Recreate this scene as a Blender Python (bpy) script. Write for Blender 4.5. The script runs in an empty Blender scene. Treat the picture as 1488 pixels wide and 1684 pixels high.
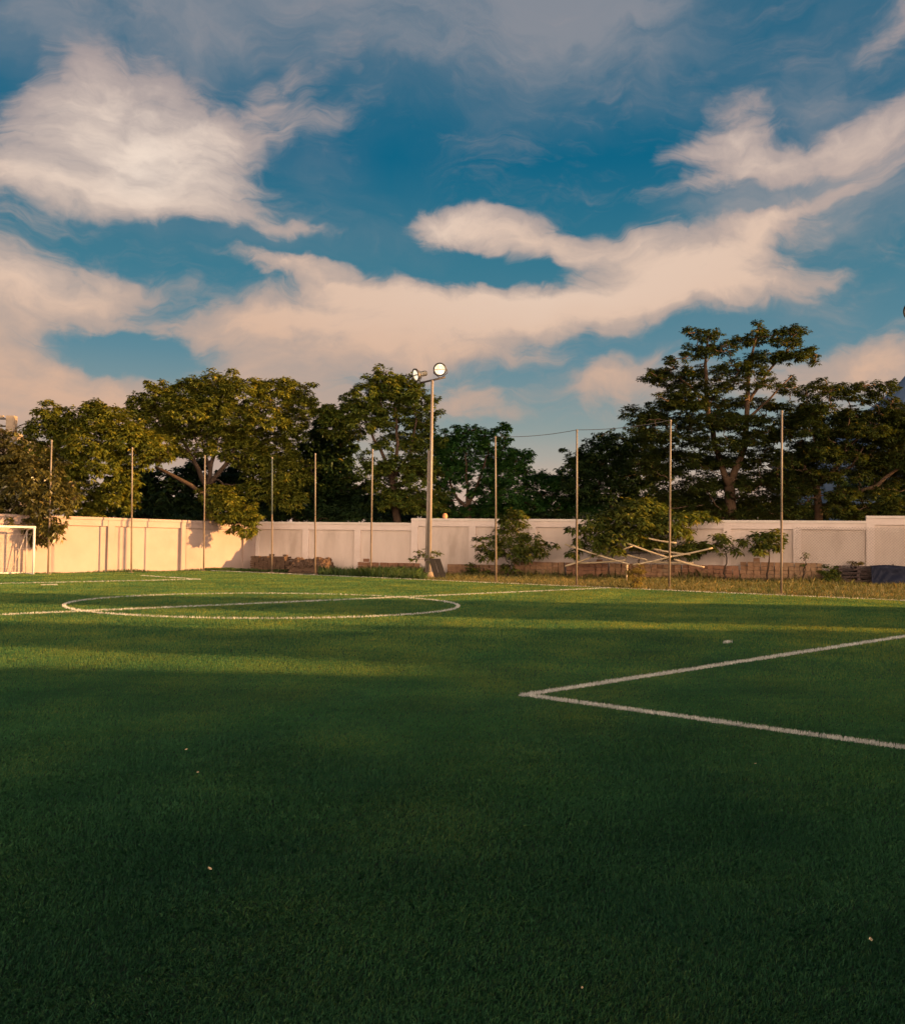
import bpy, math, random
import numpy as np
from mathutils import Vector, Matrix

SC = bpy.context.scene
COL = SC.collection
rad = math.radians

# ------------------------------------------------------------------ camera
PW, PH = 1488.0, 1684.0
FPX, YH, ROLL, CAMH = 1595.0, 894.0, rad(0.788), 1.6
PITCH = math.atan((YH - PH / 2) / FPX)
cam_data = bpy.data.cameras.new("camera")
cam_data.sensor_fit = 'HORIZONTAL'
cam_data.sensor_width = 36.0
cam_data.lens = FPX / PW * 36.0
cam_data.clip_start, cam_data.clip_end = 0.05, 3000
cam = bpy.data.objects.new("camera", cam_data)
COL.objects.link(cam)
cam.matrix_world = (Matrix.Translation((0, 0, CAMH)) @ Matrix.Rotation(math.pi / 2 + PITCH, 4, 'X')
                    @ Matrix.Rotation(ROLL, 4, 'Z'))
SC.camera = cam


def ray(px, py):
    x, y = px - PW / 2, py - PH / 2
    c, s = math.cos(ROLL), math.sin(ROLL)
    x, y = c * x + s * y, -s * x + c * y
    cp, sp = math.cos(PITCH), math.sin(PITCH)
    return (x, FPX * cp + y * sp, FPX * sp - y * cp)


def G(px, py):
    """ground point seen at a photograph pixel"""
    d = ray(px, py)
    t = -CAMH / d[2]
    return (d[0] * t, d[1] * t)


def at(px, py, depth):
    d = ray(px, py)
    t = depth / d[1]
    return Vector((d[0] * t, depth, CAMH + d[2] * t))


# ------------------------------------------------------------------ object helpers
def tag(o, label=None, cat=None, group=None, kind=None):
    if label: o["label"] = label
    if cat: o["category"] = cat
    if group: o["group"] = group
    if kind: o["kind"] = kind
    return o


def empty(name, loc=(0, 0, 0), rz=0.0):
    o = bpy.data.objects.new(name, None)
    o.location = loc
    o.rotation_euler = (0, 0, rz)
    o.empty_display_size = 0.3
    COL.objects.link(o)
    return o


class MB:
    """collects shapes, links them as ONE mesh object"""
    def __init__(self):
        self.v, self.f, self.n = [], [], 0

    def add(self, verts, faces):
        self.v.extend([tuple(p) for p in verts])
        self.f.extend([tuple(i + self.n for i in f) for f in faces])
        self.n += len(verts)
        return self

    def box(self, c, size, rz=0.0, rx=0.0, ry=0.0, jit=0.0, rnd=None):
        m = Matrix.Rotation(rz, 3, 'Z') @ Matrix.Rotation(ry, 3, 'Y') @ Matrix.Rotation(rx, 3, 'X')
        hx, hy, hz = size[0] / 2, size[1] / 2, size[2] / 2
        vs = []
        for z in (-hz, hz):
            for x, y in ((-hx, -hy), (hx, -hy), (hx, hy), (-hx, hy)):
                p = Vector((x, y, z))
                if jit: p += Vector((rnd.uniform(-jit, jit), rnd.uniform(-jit, jit), rnd.uniform(-jit, jit)))
                vs.append(m @ p + Vector(c))
        return self.add(vs, [(3, 2, 1, 0), (4, 5, 6, 7), (0, 1, 5, 4), (1, 2, 6, 5), (2, 3, 7, 6), (3, 0, 4, 7)])

    def tube(self, pts, radii, sides=8, cap=True):
        pts = [Vector(p) for p in pts]
        if not hasattr(radii, '__len__'): radii = [radii] * len(pts)
        vs, n = [], len(pts)
        ref = None
        for i, p in enumerate(pts):
            d = (pts[min(i + 1, n - 1)] - pts[max(i - 1, 0)])
            d = d.normalized() if d.length > 1e-9 else Vector((0, 0, 1))
            if ref is None:
                ref = Vector((1, 0, 0)) if abs(d.x) < 0.9 else Vector((0, 1, 0))
            a = ref - d * ref.dot(d)
            if a.length < 1e-6:
                a = d.orthogonal()
            a.normalize()
            ref = a
            b = d.cross(a)
            for k in range(sides):
                t = 2 * math.pi * k / sides
                vs.append(p + (a * math.cos(t) + b * math.sin(t)) * radii[i])
        fs = []
        for i in range(n - 1):
            for k in range(sides):
                k2 = (k + 1) % sides
                fs.append((i * sides + k, i * sides + k2, (i + 1) * sides + k2, (i + 1) * sides + k))
        if cap:
            fs.append(tuple(range(sides))[::-1])
            fs.append(tuple((n - 1) * sides + k for k in range(sides)))
        return self.add(vs, fs)

    def lathe(self, prof, origin, axis, sides=20):
        """prof: list of (distance along axis, radius)"""
        axis = Vector(axis).normalized()
        a = axis.orthogonal().normalized()
        b = axis.cross(a)
        vs, fs = [], []
        for t, r in prof:
            for k in range(sides):
                w = 2 * math.pi * k / sides
                vs.append(Vector(origin) + axis * t + (a * math.cos(w) + b * math.sin(w)) * max(r, 1e-4))
        for i in range(len(prof) - 1):
            for k in range(sides):
                k2 = (k + 1) % sides
                fs.append((i * sides + k, i * sides + k2, (i + 1) * sides + k2, (i + 1) * sides + k))
        return self.add(vs, fs)

    def build(self, name, mat, parent=None, smooth=False):
        me = bpy.data.meshes.new(name)
        me.from_pydata(self.v, [], self.f)
        me.materials.append(mat)
        if smooth:
            me.polygons.foreach_set("use_smooth", [True] * len(me.polygons))
        me.update()
        o = bpy.data.objects.new(name, me)
        COL.objects.link(o)
        if parent: o.parent = parent
        return o


def np_mesh(name, verts, nper, mat, parent=None, rnd=None):
    """many separate polygons of nper corners each; rnd = one random value per polygon"""
    verts = np.asarray(verts, dtype=np.float32).reshape(-1, 3)
    nv = len(verts)
    nf = nv // nper
    me = bpy.data.meshes.new(name)
    me.vertices.add(nv)
    me.vertices.foreach_set("co", verts.ravel())
    me.loops.add(nv)
    me.loops.foreach_set("vertex_index", np.arange(nv, dtype=np.int32))
    me.polygons.add(nf)
    me.polygons.foreach_set("loop_start", np.arange(0, nv, nper, dtype=np.int32))
    if rnd is not None:
        a = me.attributes.new("rnd", 'FLOAT', 'FACE')
        a.data.foreach_set("value", np.asarray(rnd, dtype=np.float32))
    me.materials.append(mat)
    me.update(calc_edges=True)
    o = bpy.data.objects.new(name, me)
    COL.objects.link(o)
    if parent: o.parent = parent
    return o


# ------------------------------------------------------------------ material helpers
def new_mat(name):
    m = bpy.data.materials.new(name)
    m.use_nodes = True
    nt = m.node_tree
    return m, nt, nt.nodes["Principled BSDF"]


def N(nt, kind, **kw):
    n = nt.nodes.new(kind)
    for k, v in kw.items():
        if k.startswith('i_'):
            n.inputs[k[2:].replace('_', ' ')].default_value = v
        elif k.startswith('n_'):
            n.inputs[int(k[2:])].default_value = v
        else:
            setattr(n, k, v)
    return n


def ramp(nt, stops, fac=None):
    r = nt.nodes.new('ShaderNodeValToRGB')
    el = r.color_ramp.elements
    while len(el) < len(stops): el.new(0.5)
    for e, (p, c) in zip(el, stops):
        e.position = p
        e.color = (*c, 1) if len(c) == 3 else c
    if fac is not None: nt.links.new(fac, r.inputs[0])
    return r


def noisy(name, c1, c2, scale=3.0, rough=0.8, bump=0.0, bscale=40.0, metal=0.0, c3=None, s3=0.6, detail=6, stretch=None, spec=0.3):
    m, nt, b = new_mat(name)
    tc = N(nt, 'ShaderNodeTexCoord')
    src = tc.outputs['Object']
    if stretch:
        mp = N(nt, 'ShaderNodeMapping')
        mp.inputs['Scale'].default_value = stretch
        nt.links.new(src, mp.inputs[0]); src = mp.outputs[0]
    n1 = N(nt, 'ShaderNodeTexNoise', i_Scale=scale, i_Detail=detail, i_Roughness=0.62)
    nt.links.new(src, n1.inputs['Vector'])
    stops = [(0.3, c1), (0.7, c2)]
    r = ramp(nt, stops, n1.outputs[0])
    out = r.outputs[0]
    if c3:
        n2 = N(nt, 'ShaderNodeTexNoise', i_Scale=s3, i_Detail=8, i_Roughness=0.7)
        nt.links.new(src, n2.inputs['Vector'])
        r2 = ramp(nt, [(0.52, (0, 0, 0)), (0.7, (1, 1, 1))], n2.outputs[0])
        mx = N(nt, 'ShaderNodeMix', data_type='RGBA')
        nt.links.new(r2.outputs[0], mx.inputs[0])
        nt.links.new(out, mx.inputs[6])
        mx.inputs[7].default_value = (*c3, 1)
        out = mx.outputs[2]
    nt.links.new(out, b.inputs['Base Color'])
    b.inputs['Roughness'].default_value = rough
    b.inputs['Metallic'].default_value = metal
    b.inputs['Specular IOR Level'].default_value = spec
    if bump:
        n3 = N(nt, 'ShaderNodeTexNoise', i_Scale=bscale, i_Detail=6)
        nt.links.new(src, n3.inputs['Vector'])
        bp = N(nt, 'ShaderNodeBump', i_Strength=bump, i_Distance=0.02)
        nt.links.new(n3.outputs[0], bp.inputs['Height'])
        nt.links.new(bp.outputs[0], b.inputs['Normal'])
    return m


def leafy(name, stops, trans=0.35, rough=0.5, spec=0.25, tint=(1.3, 1.25, 0.5), patch=None):
    """leaf / blade material: colour by the per-face random value, light passing through"""
    m, nt, b = new_mat(name)
    at_ = N(nt, 'ShaderNodeAttribute', attribute_name='rnd')
    r = ramp(nt, stops, at_.outputs['Fac'])
    out = r.outputs[0]
    if patch:
        geo = N(nt, 'ShaderNodeNewGeometry')
        pn = N(nt, 'ShaderNodeTexNoise', i_Scale=patch[0], i_Detail=5, i_Roughness=0.6)
        nt.links.new(geo.outputs['Position'], pn.inputs['Vector'])
        pr = ramp(nt, [(0.3, patch[1]), (0.7, patch[2])], pn.outputs[0])
        mx = N(nt, 'ShaderNodeMix', data_type='RGBA', blend_type='MULTIPLY')
        mx.inputs[0].default_value = 1.0
        nt.links.new(out, mx.inputs[6]); nt.links.new(pr.outputs[0], mx.inputs[7])
        out = mx.outputs[2]
    nt.links.new(out, b.inputs['Base Color'])
    b.inputs['Roughness'].default_value = rough
    b.inputs['Specular IOR Level'].default_value = spec
    tr = N(nt, 'ShaderNodeBsdfTranslucent')
    mt = N(nt, 'ShaderNodeMix', data_type='RGBA', blend_type='MULTIPLY')
    mt.inputs[0].default_value = 1.0
    nt.links.new(out, mt.inputs[6])
    mt.inputs[7].default_value = (*tint, 1)
    nt.links.new(mt.outputs[2], tr.inputs[0])
    ms = N(nt, 'ShaderNodeMixShader')
    ms.inputs[0].default_value = trans
    nt.links.new(b.outputs[0], ms.inputs[1]); nt.links.new(tr.outputs[0], ms.inputs[2])
    nt.links.new(ms.outputs[0], nt.nodes['Material Output'].inputs[0])
    return m


M = {}
M['turf'] = noisy('turf_backing', (0.012, 0.030, 0.010), (0.022, 0.05, 0.016), 6, 0.95)
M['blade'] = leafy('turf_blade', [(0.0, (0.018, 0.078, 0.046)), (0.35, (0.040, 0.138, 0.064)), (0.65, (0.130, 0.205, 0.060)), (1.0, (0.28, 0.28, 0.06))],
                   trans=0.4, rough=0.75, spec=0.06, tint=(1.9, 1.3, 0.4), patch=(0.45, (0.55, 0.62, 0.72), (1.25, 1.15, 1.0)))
M['white_blade'] = leafy('white_turf_blade', [(0.0, (0.448, 0.448, 0.412)), (1.0, (0.762, 0.753, 0.699))], trans=0.2, tint=(1, 1, 1),
                         patch=(3.0, (0.78, 0.78, 0.76), (1, 1, 1)))
M['verge'] = noisy('verge_soil', (0.060, 0.055, 0.028), (0.115, 0.095, 0.05), 2.5, 0.95, 0.6, 12, c3=(0.06, 0.08, 0.025), s3=0.5)
M['wall'] = noisy('wall_paint', (0.513, 0.418, 0.351), (0.595, 0.495, 0.423), 1.6, 0.85, 0.25, 60, c3=(0.432, 0.346, 0.284), s3=0.7, stretch=(1, 1, .3))
M['frame'] = noisy('frame_lifted_tone', (0.590, 0.488, 0.424), (0.656, 0.551, 0.483), 1.3, 0.85, 0.25, 60, c3=(0.557, 0.457, 0.392), s3=0.5)  # frames coloured paler than the panels, standing in for shade in the recesses
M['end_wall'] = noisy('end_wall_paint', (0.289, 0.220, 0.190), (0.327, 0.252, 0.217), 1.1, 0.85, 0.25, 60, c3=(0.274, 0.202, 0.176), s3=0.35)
M['coping'] = noisy('coping_paint', (0.55, 0.48, 0.41), (0.66, 0.58, 0.50), 2.0, 0.85, 0.2, 60)
M['galv'] = noisy('galvanised_pipe', (0.163, 0.136, 0.106), (0.224, 0.190, 0.148), 4.0, 0.6, c3=(0.116, 0.075, 0.046), s3=1.5)
M['pole_dark'] = noisy('dark_pipe', (0.10, 0.075, 0.05), (0.19, 0.14, 0.095), 4.0, 0.7)
M['pole_green'] = noisy('green_pipe', (0.06, 0.08, 0.075), (0.10, 0.12, 0.11), 4.0, 0.6)
M['mast'] = noisy('mast_paint', (0.196, 0.162, 0.129), (0.251, 0.212, 0.177), 3.0, 0.5, c3=(0.218, 0.140, 0.083), s3=1.2)
M['darkmetal'] = noisy('dark_metal', (0.05, 0.045, 0.04), (0.09, 0.08, 0.07), 5, 0.5, metal=0.4)
M['lampbody'] = noisy('lamp_housing', (0.385, 0.336, 0.252), (0.490, 0.434, 0.336), 6, 0.4, metal=0.5)
M['whitepipe'] = noisy('goal_paint', (0.504, 0.490, 0.455), (0.574, 0.560, 0.532), 4, 0.4)
M['oldpipe'] = noisy('worn_goal_paint', (0.315, 0.266, 0.224), (0.420, 0.364, 0.315), 4, 0.5)
M['brick'] = noisy('laterite_brick', (0.161, 0.092, 0.051), (0.321, 0.181, 0.099), 5, 0.95, 0.5, 30, c3=(0.227, 0.156, 0.093), s3=1.2)
M['brick_red'] = noisy('red_brick', (0.149, 0.075, 0.044), (0.269, 0.138, 0.080), 5, 0.95, 0.5, 30)
M['brick_pale'] = noisy('pale_brick', (0.206, 0.124, 0.068), (0.330, 0.207, 0.116), 5, 0.95, 0.5, 30)
M['earth'] = noisy('earth_heap', (0.068, 0.040, 0.026), (0.116, 0.073, 0.046), 4, 0.95, 0.8, 14)
M['palletwood'] = noisy('weathered_pallet', (0.045, 0.03, 0.027), (0.12, 0.08, 0.07), 6, 0.85, stretch=(0.3, 3, 3))
M['tarp'] = noisy('blue_tarp', (0.012, 0.014, 0.026), (0.022, 0.026, 0.046), 1.2, 0.6, spec=0.12)
M['bamboo'] = noisy('dry_bamboo', (0.36, 0.27, 0.16), (0.55, 0.44, 0.28), 6, 0.6)
M['board'] = noisy('dark_board', (0.012, 0.010, 0.008), (0.028, 0.022, 0.018), 5, 0.8)
M['bark'] = noisy('bark', (0.025, 0.015, 0.010), (0.064, 0.041, 0.025), 4, 0.95, 0.7, 14)
M['bark_pale'] = noisy('pale_bark', (0.045, 0.028, 0.016), (0.090, 0.055, 0.031), 4, 0.95, 0.6, 14)
M['concrete'] = noisy('concrete', (0.231, 0.177, 0.125), (0.303, 0.239, 0.173), 2, 0.9, 0.3, 40, c3=(0.165, 0.125, 0.086), s3=0.8)
M['sheet'] = noisy('roof_sheet', (0.220, 0.204, 0.182), (0.275, 0.253, 0.226), 2, 0.5)
M['blueroof'] = noisy('blue_roof', (0.072, 0.114, 0.189), (0.105, 0.156, 0.240), 0.3, 0.5)
M['glass_lit'] = None
M['wire'] = noisy('wire', (0.10, 0.09, 0.085), (0.14, 0.13, 0.12), 5, 0.6)
M['netwire'] = noisy('galvanised_wire', (0.26, 0.215, 0.175), (0.32, 0.27, 0.22), 5, 0.6)
M['deadleaf'] = noisy('fallen_leaf', (0.55, 0.38, 0.20), (0.75, 0.60, 0.38), 30, 0.7)
M['plaster'] = noisy('plaster', (0.245, 0.197, 0.158), (0.315, 0.258, 0.205), 1, 0.9)

GR = dict(trans=0.3)
M['leaf_olive'] = leafy('olive_leaf', [(0, (0.058, 0.081, 0.011)), (0.5, (0.140, 0.150, 0.018)), (0.85, (0.225, 0.199, 0.022)), (1, (0.332, 0.244, 0.031))], **GR)
M['leaf_mid'] = leafy('mid_leaf', [(0, (0.039, 0.068, 0.013)), (0.5, (0.096, 0.126, 0.018)), (0.9, (0.185, 0.176, 0.022)), (1, (0.281, 0.213, 0.033))], **GR)
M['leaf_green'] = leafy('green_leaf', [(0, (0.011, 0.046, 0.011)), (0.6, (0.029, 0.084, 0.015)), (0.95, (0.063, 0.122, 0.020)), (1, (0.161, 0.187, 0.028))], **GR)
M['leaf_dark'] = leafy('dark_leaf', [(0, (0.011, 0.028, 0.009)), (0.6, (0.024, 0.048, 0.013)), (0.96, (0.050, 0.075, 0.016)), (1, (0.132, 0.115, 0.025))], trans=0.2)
M['leaf_flat'] = leafy('layered_leaf', [(0, (0.024, 0.043, 0.011)), (0.6, (0.058, 0.078, 0.015)), (0.93, (0.117, 0.113, 0.019)), (1, (0.234, 0.164, 0.029))], trans=0.25)
M['leaf_brown'] = leafy('bronze_leaf', [(0, (0.037, 0.035, 0.010)), (0.6, (0.084, 0.077, 0.018)), (0.9, (0.137, 0.121, 0.026)), (1, (0.273, 0.198, 0.070))], trans=0.2, rough=0.35, spec=0.5)
M['leaf_bright'] = leafy('bright_leaf', [(0, (0.040, 0.066, 0.012)), (0.5, (0.098, 0.121, 0.020)), (0.85, (0.172, 0.165, 0.025)), (1, (0.276, 0.220, 0.035))], **GR)
M['leaf_yellow'] = leafy('yellow_weed', [(0, (0.12, 0.09, 0.02)), (1, (0.30, 0.22, 0.04))], **GR)
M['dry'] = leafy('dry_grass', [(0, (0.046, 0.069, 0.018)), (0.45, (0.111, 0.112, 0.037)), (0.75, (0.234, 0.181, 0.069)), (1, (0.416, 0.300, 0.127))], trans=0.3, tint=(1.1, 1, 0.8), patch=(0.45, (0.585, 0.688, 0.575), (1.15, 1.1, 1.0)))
M['green_grass'] = leafy('rank_grass', [(0, (0.022, 0.045, 0.012)), (0.6, (0.045, 0.085, 0.02)), (1, (0.10, 0.13, 0.03))], **GR)


# ------------------------------------------------------------------ light
SUN_AZ_VEC = Vector((0.987, -0.16, 0)).normalized()     # towards the sun
SUN_EL = rad(11.0)
sun = bpy.data.lights.new("sun", 'SUN')
sun.energy = 5.0
sun.angle = rad(0.5)
sun.color = (1.0, 0.52, 0.18)
so = bpy.data.objects.new("sun", sun)
COL.objects.link(so)
sd = Vector((SUN_AZ_VEC.x * math.cos(SUN_EL), SUN_AZ_VEC.y * math.cos(SUN_EL), math.sin(SUN_EL)))
so.rotation_euler = sd.to_track_quat('Z', 'Y').to_euler()
so.location = sd * 100


def make_world():
    w = bpy.data.worlds.new("World")
    SC.world = w
    w.use_nodes = True
    nt = w.node_tree
    L = nt.links.new
    bg = nt.nodes['Background']
    bg.inputs['Strength'].default_value = 0.1
    tc = N(nt, 'ShaderNodeTexCoord')
    sep = N(nt, 'ShaderNodeSeparateXYZ')
    L(tc.outputs['Generated'], sep.inputs[0])

    def math_(op, a, b=None, c=None, clamp=False):
        n = N(nt, 'ShaderNodeMath', operation=op, use_clamp=clamp)
        for i, v in enumerate((a, b, c)):
            if v is None: continue
            if isinstance(v, (int, float)): n.inputs[i].default_value = v
            else: L(v, n.inputs[i])
        return n.outputs[0]

    az = math_('ARCTAN2', sep.outputs[0], sep.outputs[1])
    el = math_('ARCSINE', sep.outputs[2])
    comb = N(nt, 'ShaderNodeCombineXYZ')
    L(az, comb.inputs[0]); L(el, comb.inputs[1])

    def vm(op, a, b):
        n = N(nt, 'ShaderNodeVectorMath', operation=op)
        for i, v in enumerate((a, b)):
            if isinstance(v, tuple): n.inputs[i].default_value = v
            else: L(v, n.inputs[i])
        return n.outputs[0]

    def warp(vec, scale, amp, detail=4.0):
        nz = N(nt, 'ShaderNodeTexNoise', i_Scale=scale, i_Detail=detail, i_Roughness=0.55)
        L(vec, nz.inputs['Vector'])
        c = vm('SUBTRACT', nz.outputs['Color'], (0.5, 0.5, 0.5))
        return vm('ADD', vec, vm('MULTIPLY', c, (amp * 1.5, amp, 0)))

    p1 = warp(comb.outputs[0], 5.0, 0.10)
    p = warp(p1, 22.0, 0.035, 6.0)

    def fbm(scale_xyz, detail, rough, vec, dist=0.0, off=0.0):
        mp = N(nt, 'ShaderNodeMapping')
        mp.inputs['Scale'].default_value = scale_xyz
        mp.inputs['Location'].default_value = (off, off * 0.7, 0)
        L(vec, mp.inputs[0])
        nz = N(nt, 'ShaderNodeTexNoise', i_Scale=1.0, i_Detail=detail, i_Roughness=rough, i_Distortion=dist)
        L(mp.outputs[0], nz.inputs['Vector'])
        return nz.outputs[0]

    K = 1.0 / FPX

    def blobs(rows, start=0.0):
        acc = None
        for (px, py, rx, ry, rot, wt) in rows:
            d = Vector(ray(px, py)).normalized()
            mp = N(nt, 'ShaderNodeMapping', vector_type='TEXTURE')
            mp.inputs['Location'].default_value = (math.atan2(d.x, d.y), math.asin(d.z), 0)
            mp.inputs['Rotation'].default_value = (0, 0, rad(-rot))
            mp.inputs['Scale'].default_value = (rx * K, ry * K, 1)
            L(p, mp.inputs[0])
            g = N(nt, 'ShaderNodeTexGradient', gradient_type='SPHERICAL')
            L(mp.outputs[0], g.inputs[0])
            acc = math_('MULTIPLY_ADD', g.outputs['Fac'], float(wt), acc if acc is not None else start)
        return acc

    # ---- thick sunlit cloud
    thick = blobs([
        (225, 250, 215, 140, 4, 1.1), (130, 190, 140, 100, 20, .55), (290, 165, 130, 80, 20, .55), (370, 220, 120, 80, -25, .4), (300, 300, 150, 70, 0, .45),
        (20, 288, 230, 40, 3, .9), (270, 352, 280, 40, 2, .65), (50, 350, 220, 45, 0, .5), (490, 382, 120, 18, 6, .5),
        (450, 160, 190, 34, -28, .45), (470, 210, 170, 30, -14, .4), (90, 110, 50, 120, 8, .45), (150, 110, 40, 110, -6, .35),
        (10, 470, 200, 85, 5, 1.2), (120, 505, 190, 52, 4, .8), (-40, 560, 200, 70, 0, 1.0), (215, 490, 90, 26, -8, .5),
        (60, 655, 420, 62, 2, 1.3), (400, 655, 330, 90, 0, 1.2), (0, 620, 180, 50, 0, .7), (200, 720, 600, 70, 0, .9),
        (440, 437, 150, 28, 2, 1.1), (560, 475, 220, 42, 10, .95), (780, 525, 440, 84, -2, 1.3), (600, 545, 380, 88, -4, 1.2), (900, 490, 300, 60, -4, .7),
        (745, 368, 150, 42, 4, 1.2), (860, 385, 200, 42, 10, 1.0), (1010, 425, 200, 60, 12, 1.0), (1150, 430, 220, 80, -12, 1.1),
        (1240, 385, 150, 50, -40, .9), (1320, 328, 170, 34, -10, .8), (1060, 500, 380, 52, -7, 1.0), (720, 600, 240, 42, -2, .8),
        (420, 545, 170, 36, -4, .9), (1260, 470, 150, 26, -8, .7),
        (1010, 625, 160, 38, -8, 1.0), (1140, 645, 220, 40, 0, .6), (1410, 610, 220, 60, -8, 1.2), (1500, 580, 120, 60, 0, .6), (760, 660, 150, 30, 0, .9),
        (1210, 205, 90, 62, -38, .95), (1250, 250, 110, 40, 20, .6), (1350, 228, 190, 40, -14, .75), (1480, 195, 170, 64, -20, .75), (1350, 290, 170, 24, -10, -.7), (1230, 330, 90, 26, 0, -.4), (1128, 252, 80, 24, 6, .8),
        (1150, 292, 140, 24, -10, .6), (1480, 15, 110, 40, -25, .8), (1500, 250, 150, 40, -12, .4),
        (850, 452, 200, 46, 3, -1.0), (185, 215, 50, 42, 0, -.4), (250, 590, 190, 46, 4, -.9), (1090, 545, 200, 30, -8, -.35),
        (360, 408, 260, 26, 3, -.75), (560, 410, 140, 30, 0, -.5), (640, 330, 120, 90, 0, -.4), (200, 560, 130, 30, 0, -.4), (40, 120, 60, 70, 0, -.4),
    ])
    f1 = fbm((9, 20, 1), 9, 0.62, p1, 0.3)
    f2 = fbm((24, 46, 1), 8, 0.66, p, 0.2, 3.3)
    fm = math_('MULTIPLY_ADD', f1, 1.45, math_('MULTIPLY_ADD', f2, 0.70, -1.075))     # about -0.4 .. 0.4
    dens = math_('ADD', thick, math_('MULTIPLY', fm, math_('MULTIPLY_ADD', thick, 0.55, 0.42)))
    # wispy fringe drawn out along the wind
    rot = N(nt, 'ShaderNodeMapping')
    rot.inputs['Rotation'].default_value = (0, 0, rad(-14))
    rot.inputs['Scale'].default_value = (13, 62, 1)
    L(warp(p1, 9.0, 0.07), rot.inputs[0])
    ws = N(nt, 'ShaderNodeTexNoise', i_Scale=1.0, i_Detail=7.0, i_Roughness=0.6, i_Distortion=0.6)
    L(rot.outputs[0], ws.inputs['Vector'])
    dens2 = math_('MULTIPLY_ADD', math_('SUBTRACT', ws.outputs[0], 0.5), math_('MULTIPLY', thick, 0.75), dens)
    mr = N(nt, 'ShaderNodeMapRange', interpolation_type='SMOOTHSTEP')
    L(dens2, mr.inputs[0])
    mr.inputs[1].default_value, mr.inputs[2].default_value = 0.08, 1.8
    m_thick = mr.outputs[0]
    wd = math_('MULTIPLY_ADD', math_('SUBTRACT', ws.outputs[0], 0.5), math_('MULTIPLY_ADD', thick, 1.6, 0.75), math_('MULTIPLY_ADD', fm, 0.5, thick))
    mw = N(nt, 'ShaderNodeMapRange', interpolation_type='SMOOTHSTEP')
    L(wd, mw.inputs[0]); mw.inputs[1].default_value, mw.inputs[2].default_value = -0.05, 0.75
    m_wisp = math_('MULTIPLY', mw.outputs[0], 0.66)

    # ---- thin high veil
    veil = blobs([(800, 60, 560, 180, 0, .5), (960, 40, 280, 180, 0, .45), (420, -10, 380, 110, 0, .4), (60, -10, 340, 100, 0, .45), (744, -90, 1300, 180, 0, .45),
                  (1390, 70, 330, 90, -22, .5), (1400, 270, 380, 160, -10, .7), (520, 260, 200, 120, -20, .3), (760, 260, 200, 60, -35, .22), (200, 130, 300, 170, 0, .45),
                  (400, 380, 600, 90, 0, .4), (1300, 500, 500, 160, -10, .25), (1250, 340, 280, 80, -8, .45)])
    f3 = fbm((7, 15, 1), 8, 0.6, p, 0.5, 8.1)
    vd = math_('MULTIPLY', veil, math_('MULTIPLY_ADD', f3, 2.0, -0.15))
    mrv = N(nt, 'ShaderNodeMapRange', interpolation_type='SMOOTHSTEP')
    L(vd, mrv.inputs[0]); mrv.inputs[1].default_value, mrv.inputs[2].default_value = 0.02, 0.95
    m_veil = math_('MULTIPLY', mrv.outputs[0], 0.66)

    # ---- clear sky: physical sky, graded by height above the horizon
    sky = N(nt, 'ShaderNodeTexSky', sky_type='NISHITA')
    sky.sun_disc = False
    sky.sun_elevation = SUN_EL
    sky.sun_rotation = math.atan2(SUN_AZ_VEC.x, SUN_AZ_VEC.y)
    sky.air_density, sky.dust_density, sky.ozone_density = 1.0, 1.5, 3.0
    eln = math_('DIVIDE', el, 1.6)

    def elramp(stops):
        r = ramp(nt, [(max(0.0, e) / 1.6, c) for e, c in stops], eln)
        return r.outputs[0]
    clear = elramp([(0.0, (.68, .43, .31)), (.065, (.56, .41, .32)), (.088, (.40, .37, .32)), (.12, (.26, .32, .31)), (.19, (.105, .235, .295)), (.28, (.035, .175, .25)),
                    (.38, (.001, .12, .215)), (.52, (.018, .12, .205)), (.75, (.008, .05, .105)), (1.55, (.006, .035, .085))])
    cloudc = elramp([(0.0, (.60, .36, .25)), (.10, (.64, .41, .29)), (.20, (.70, .47, .34)), (.30, (.74, .54, .42)), (.40, (.78, .62, .52)), (.52, (.60, .47, .43)), (1.2, (.4, .36, .36))])
    shadec = elramp([(0.0, (.50, .34, .26)), (.20, (.54, .385, .31)), (.35, (.54, .41, .36)), (.55, (.36, .30, .31)), (1.2, (.25, .25, .28))])
    veilc = elramp([(0.0, (.48, .35, .29)), (.30, (.43, .37, .35)), (.52, (.34, .32, .34)), (1.2, (.16, .18, .23))])

    def mix(fac, a, b, blend='MIX'):
        n = N(nt, 'ShaderNodeMix', data_type='RGBA', blend_type=blend)
        for i, v in ((0, fac), (6, a), (7, b)):
            if isinstance(v, float): n.inputs[i].default_value = v
            elif isinstance(v, tuple): n.inputs[i].default_value = (*v, 1)
            else: L(v, n.inputs[i])
        return n.outputs[2]

    nish = mix(1.0, sky.outputs[0], (0.006, 0.006, 0.006), 'MULTIPLY')
    base = mix(1.0, clear, nish, 'ADD')
    col = mix(m_veil, base, veilc)
    core = N(nt, 'ShaderNodeMapRange', interpolation_type='SMOOTHSTEP')
    L(math_('MULTIPLY_ADD', fm, 0.4, dens), core.inputs[0]); core.inputs[1].default_value, core.inputs[2].default_value = 0.1, 1.7
    cc = mix(core.outputs[0], shadec, cloudc)
    col = mix(m_wisp, col, shadec)
    col = mix(m_thick, col, cc)
    # glowing centre of the high left cloud
    g = blobs([(240, 285, 230, 150, 0, 1.0), (60, 440, 200, 120, 0, .35), (900, 490, 500, 110, -4, .4), (720, 375, 160, 60, 0, .35)])
    gl = math_('MULTIPLY', math_('MULTIPLY', g, m_thick), 0.55)
    col = mix(gl, col, (.98, .86, .74))
    # ---- warm glow added low in the unseen sky behind the camera, lights the back wall
    back = math_('MULTIPLY', sep.outputs[1], -1.0)
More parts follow.
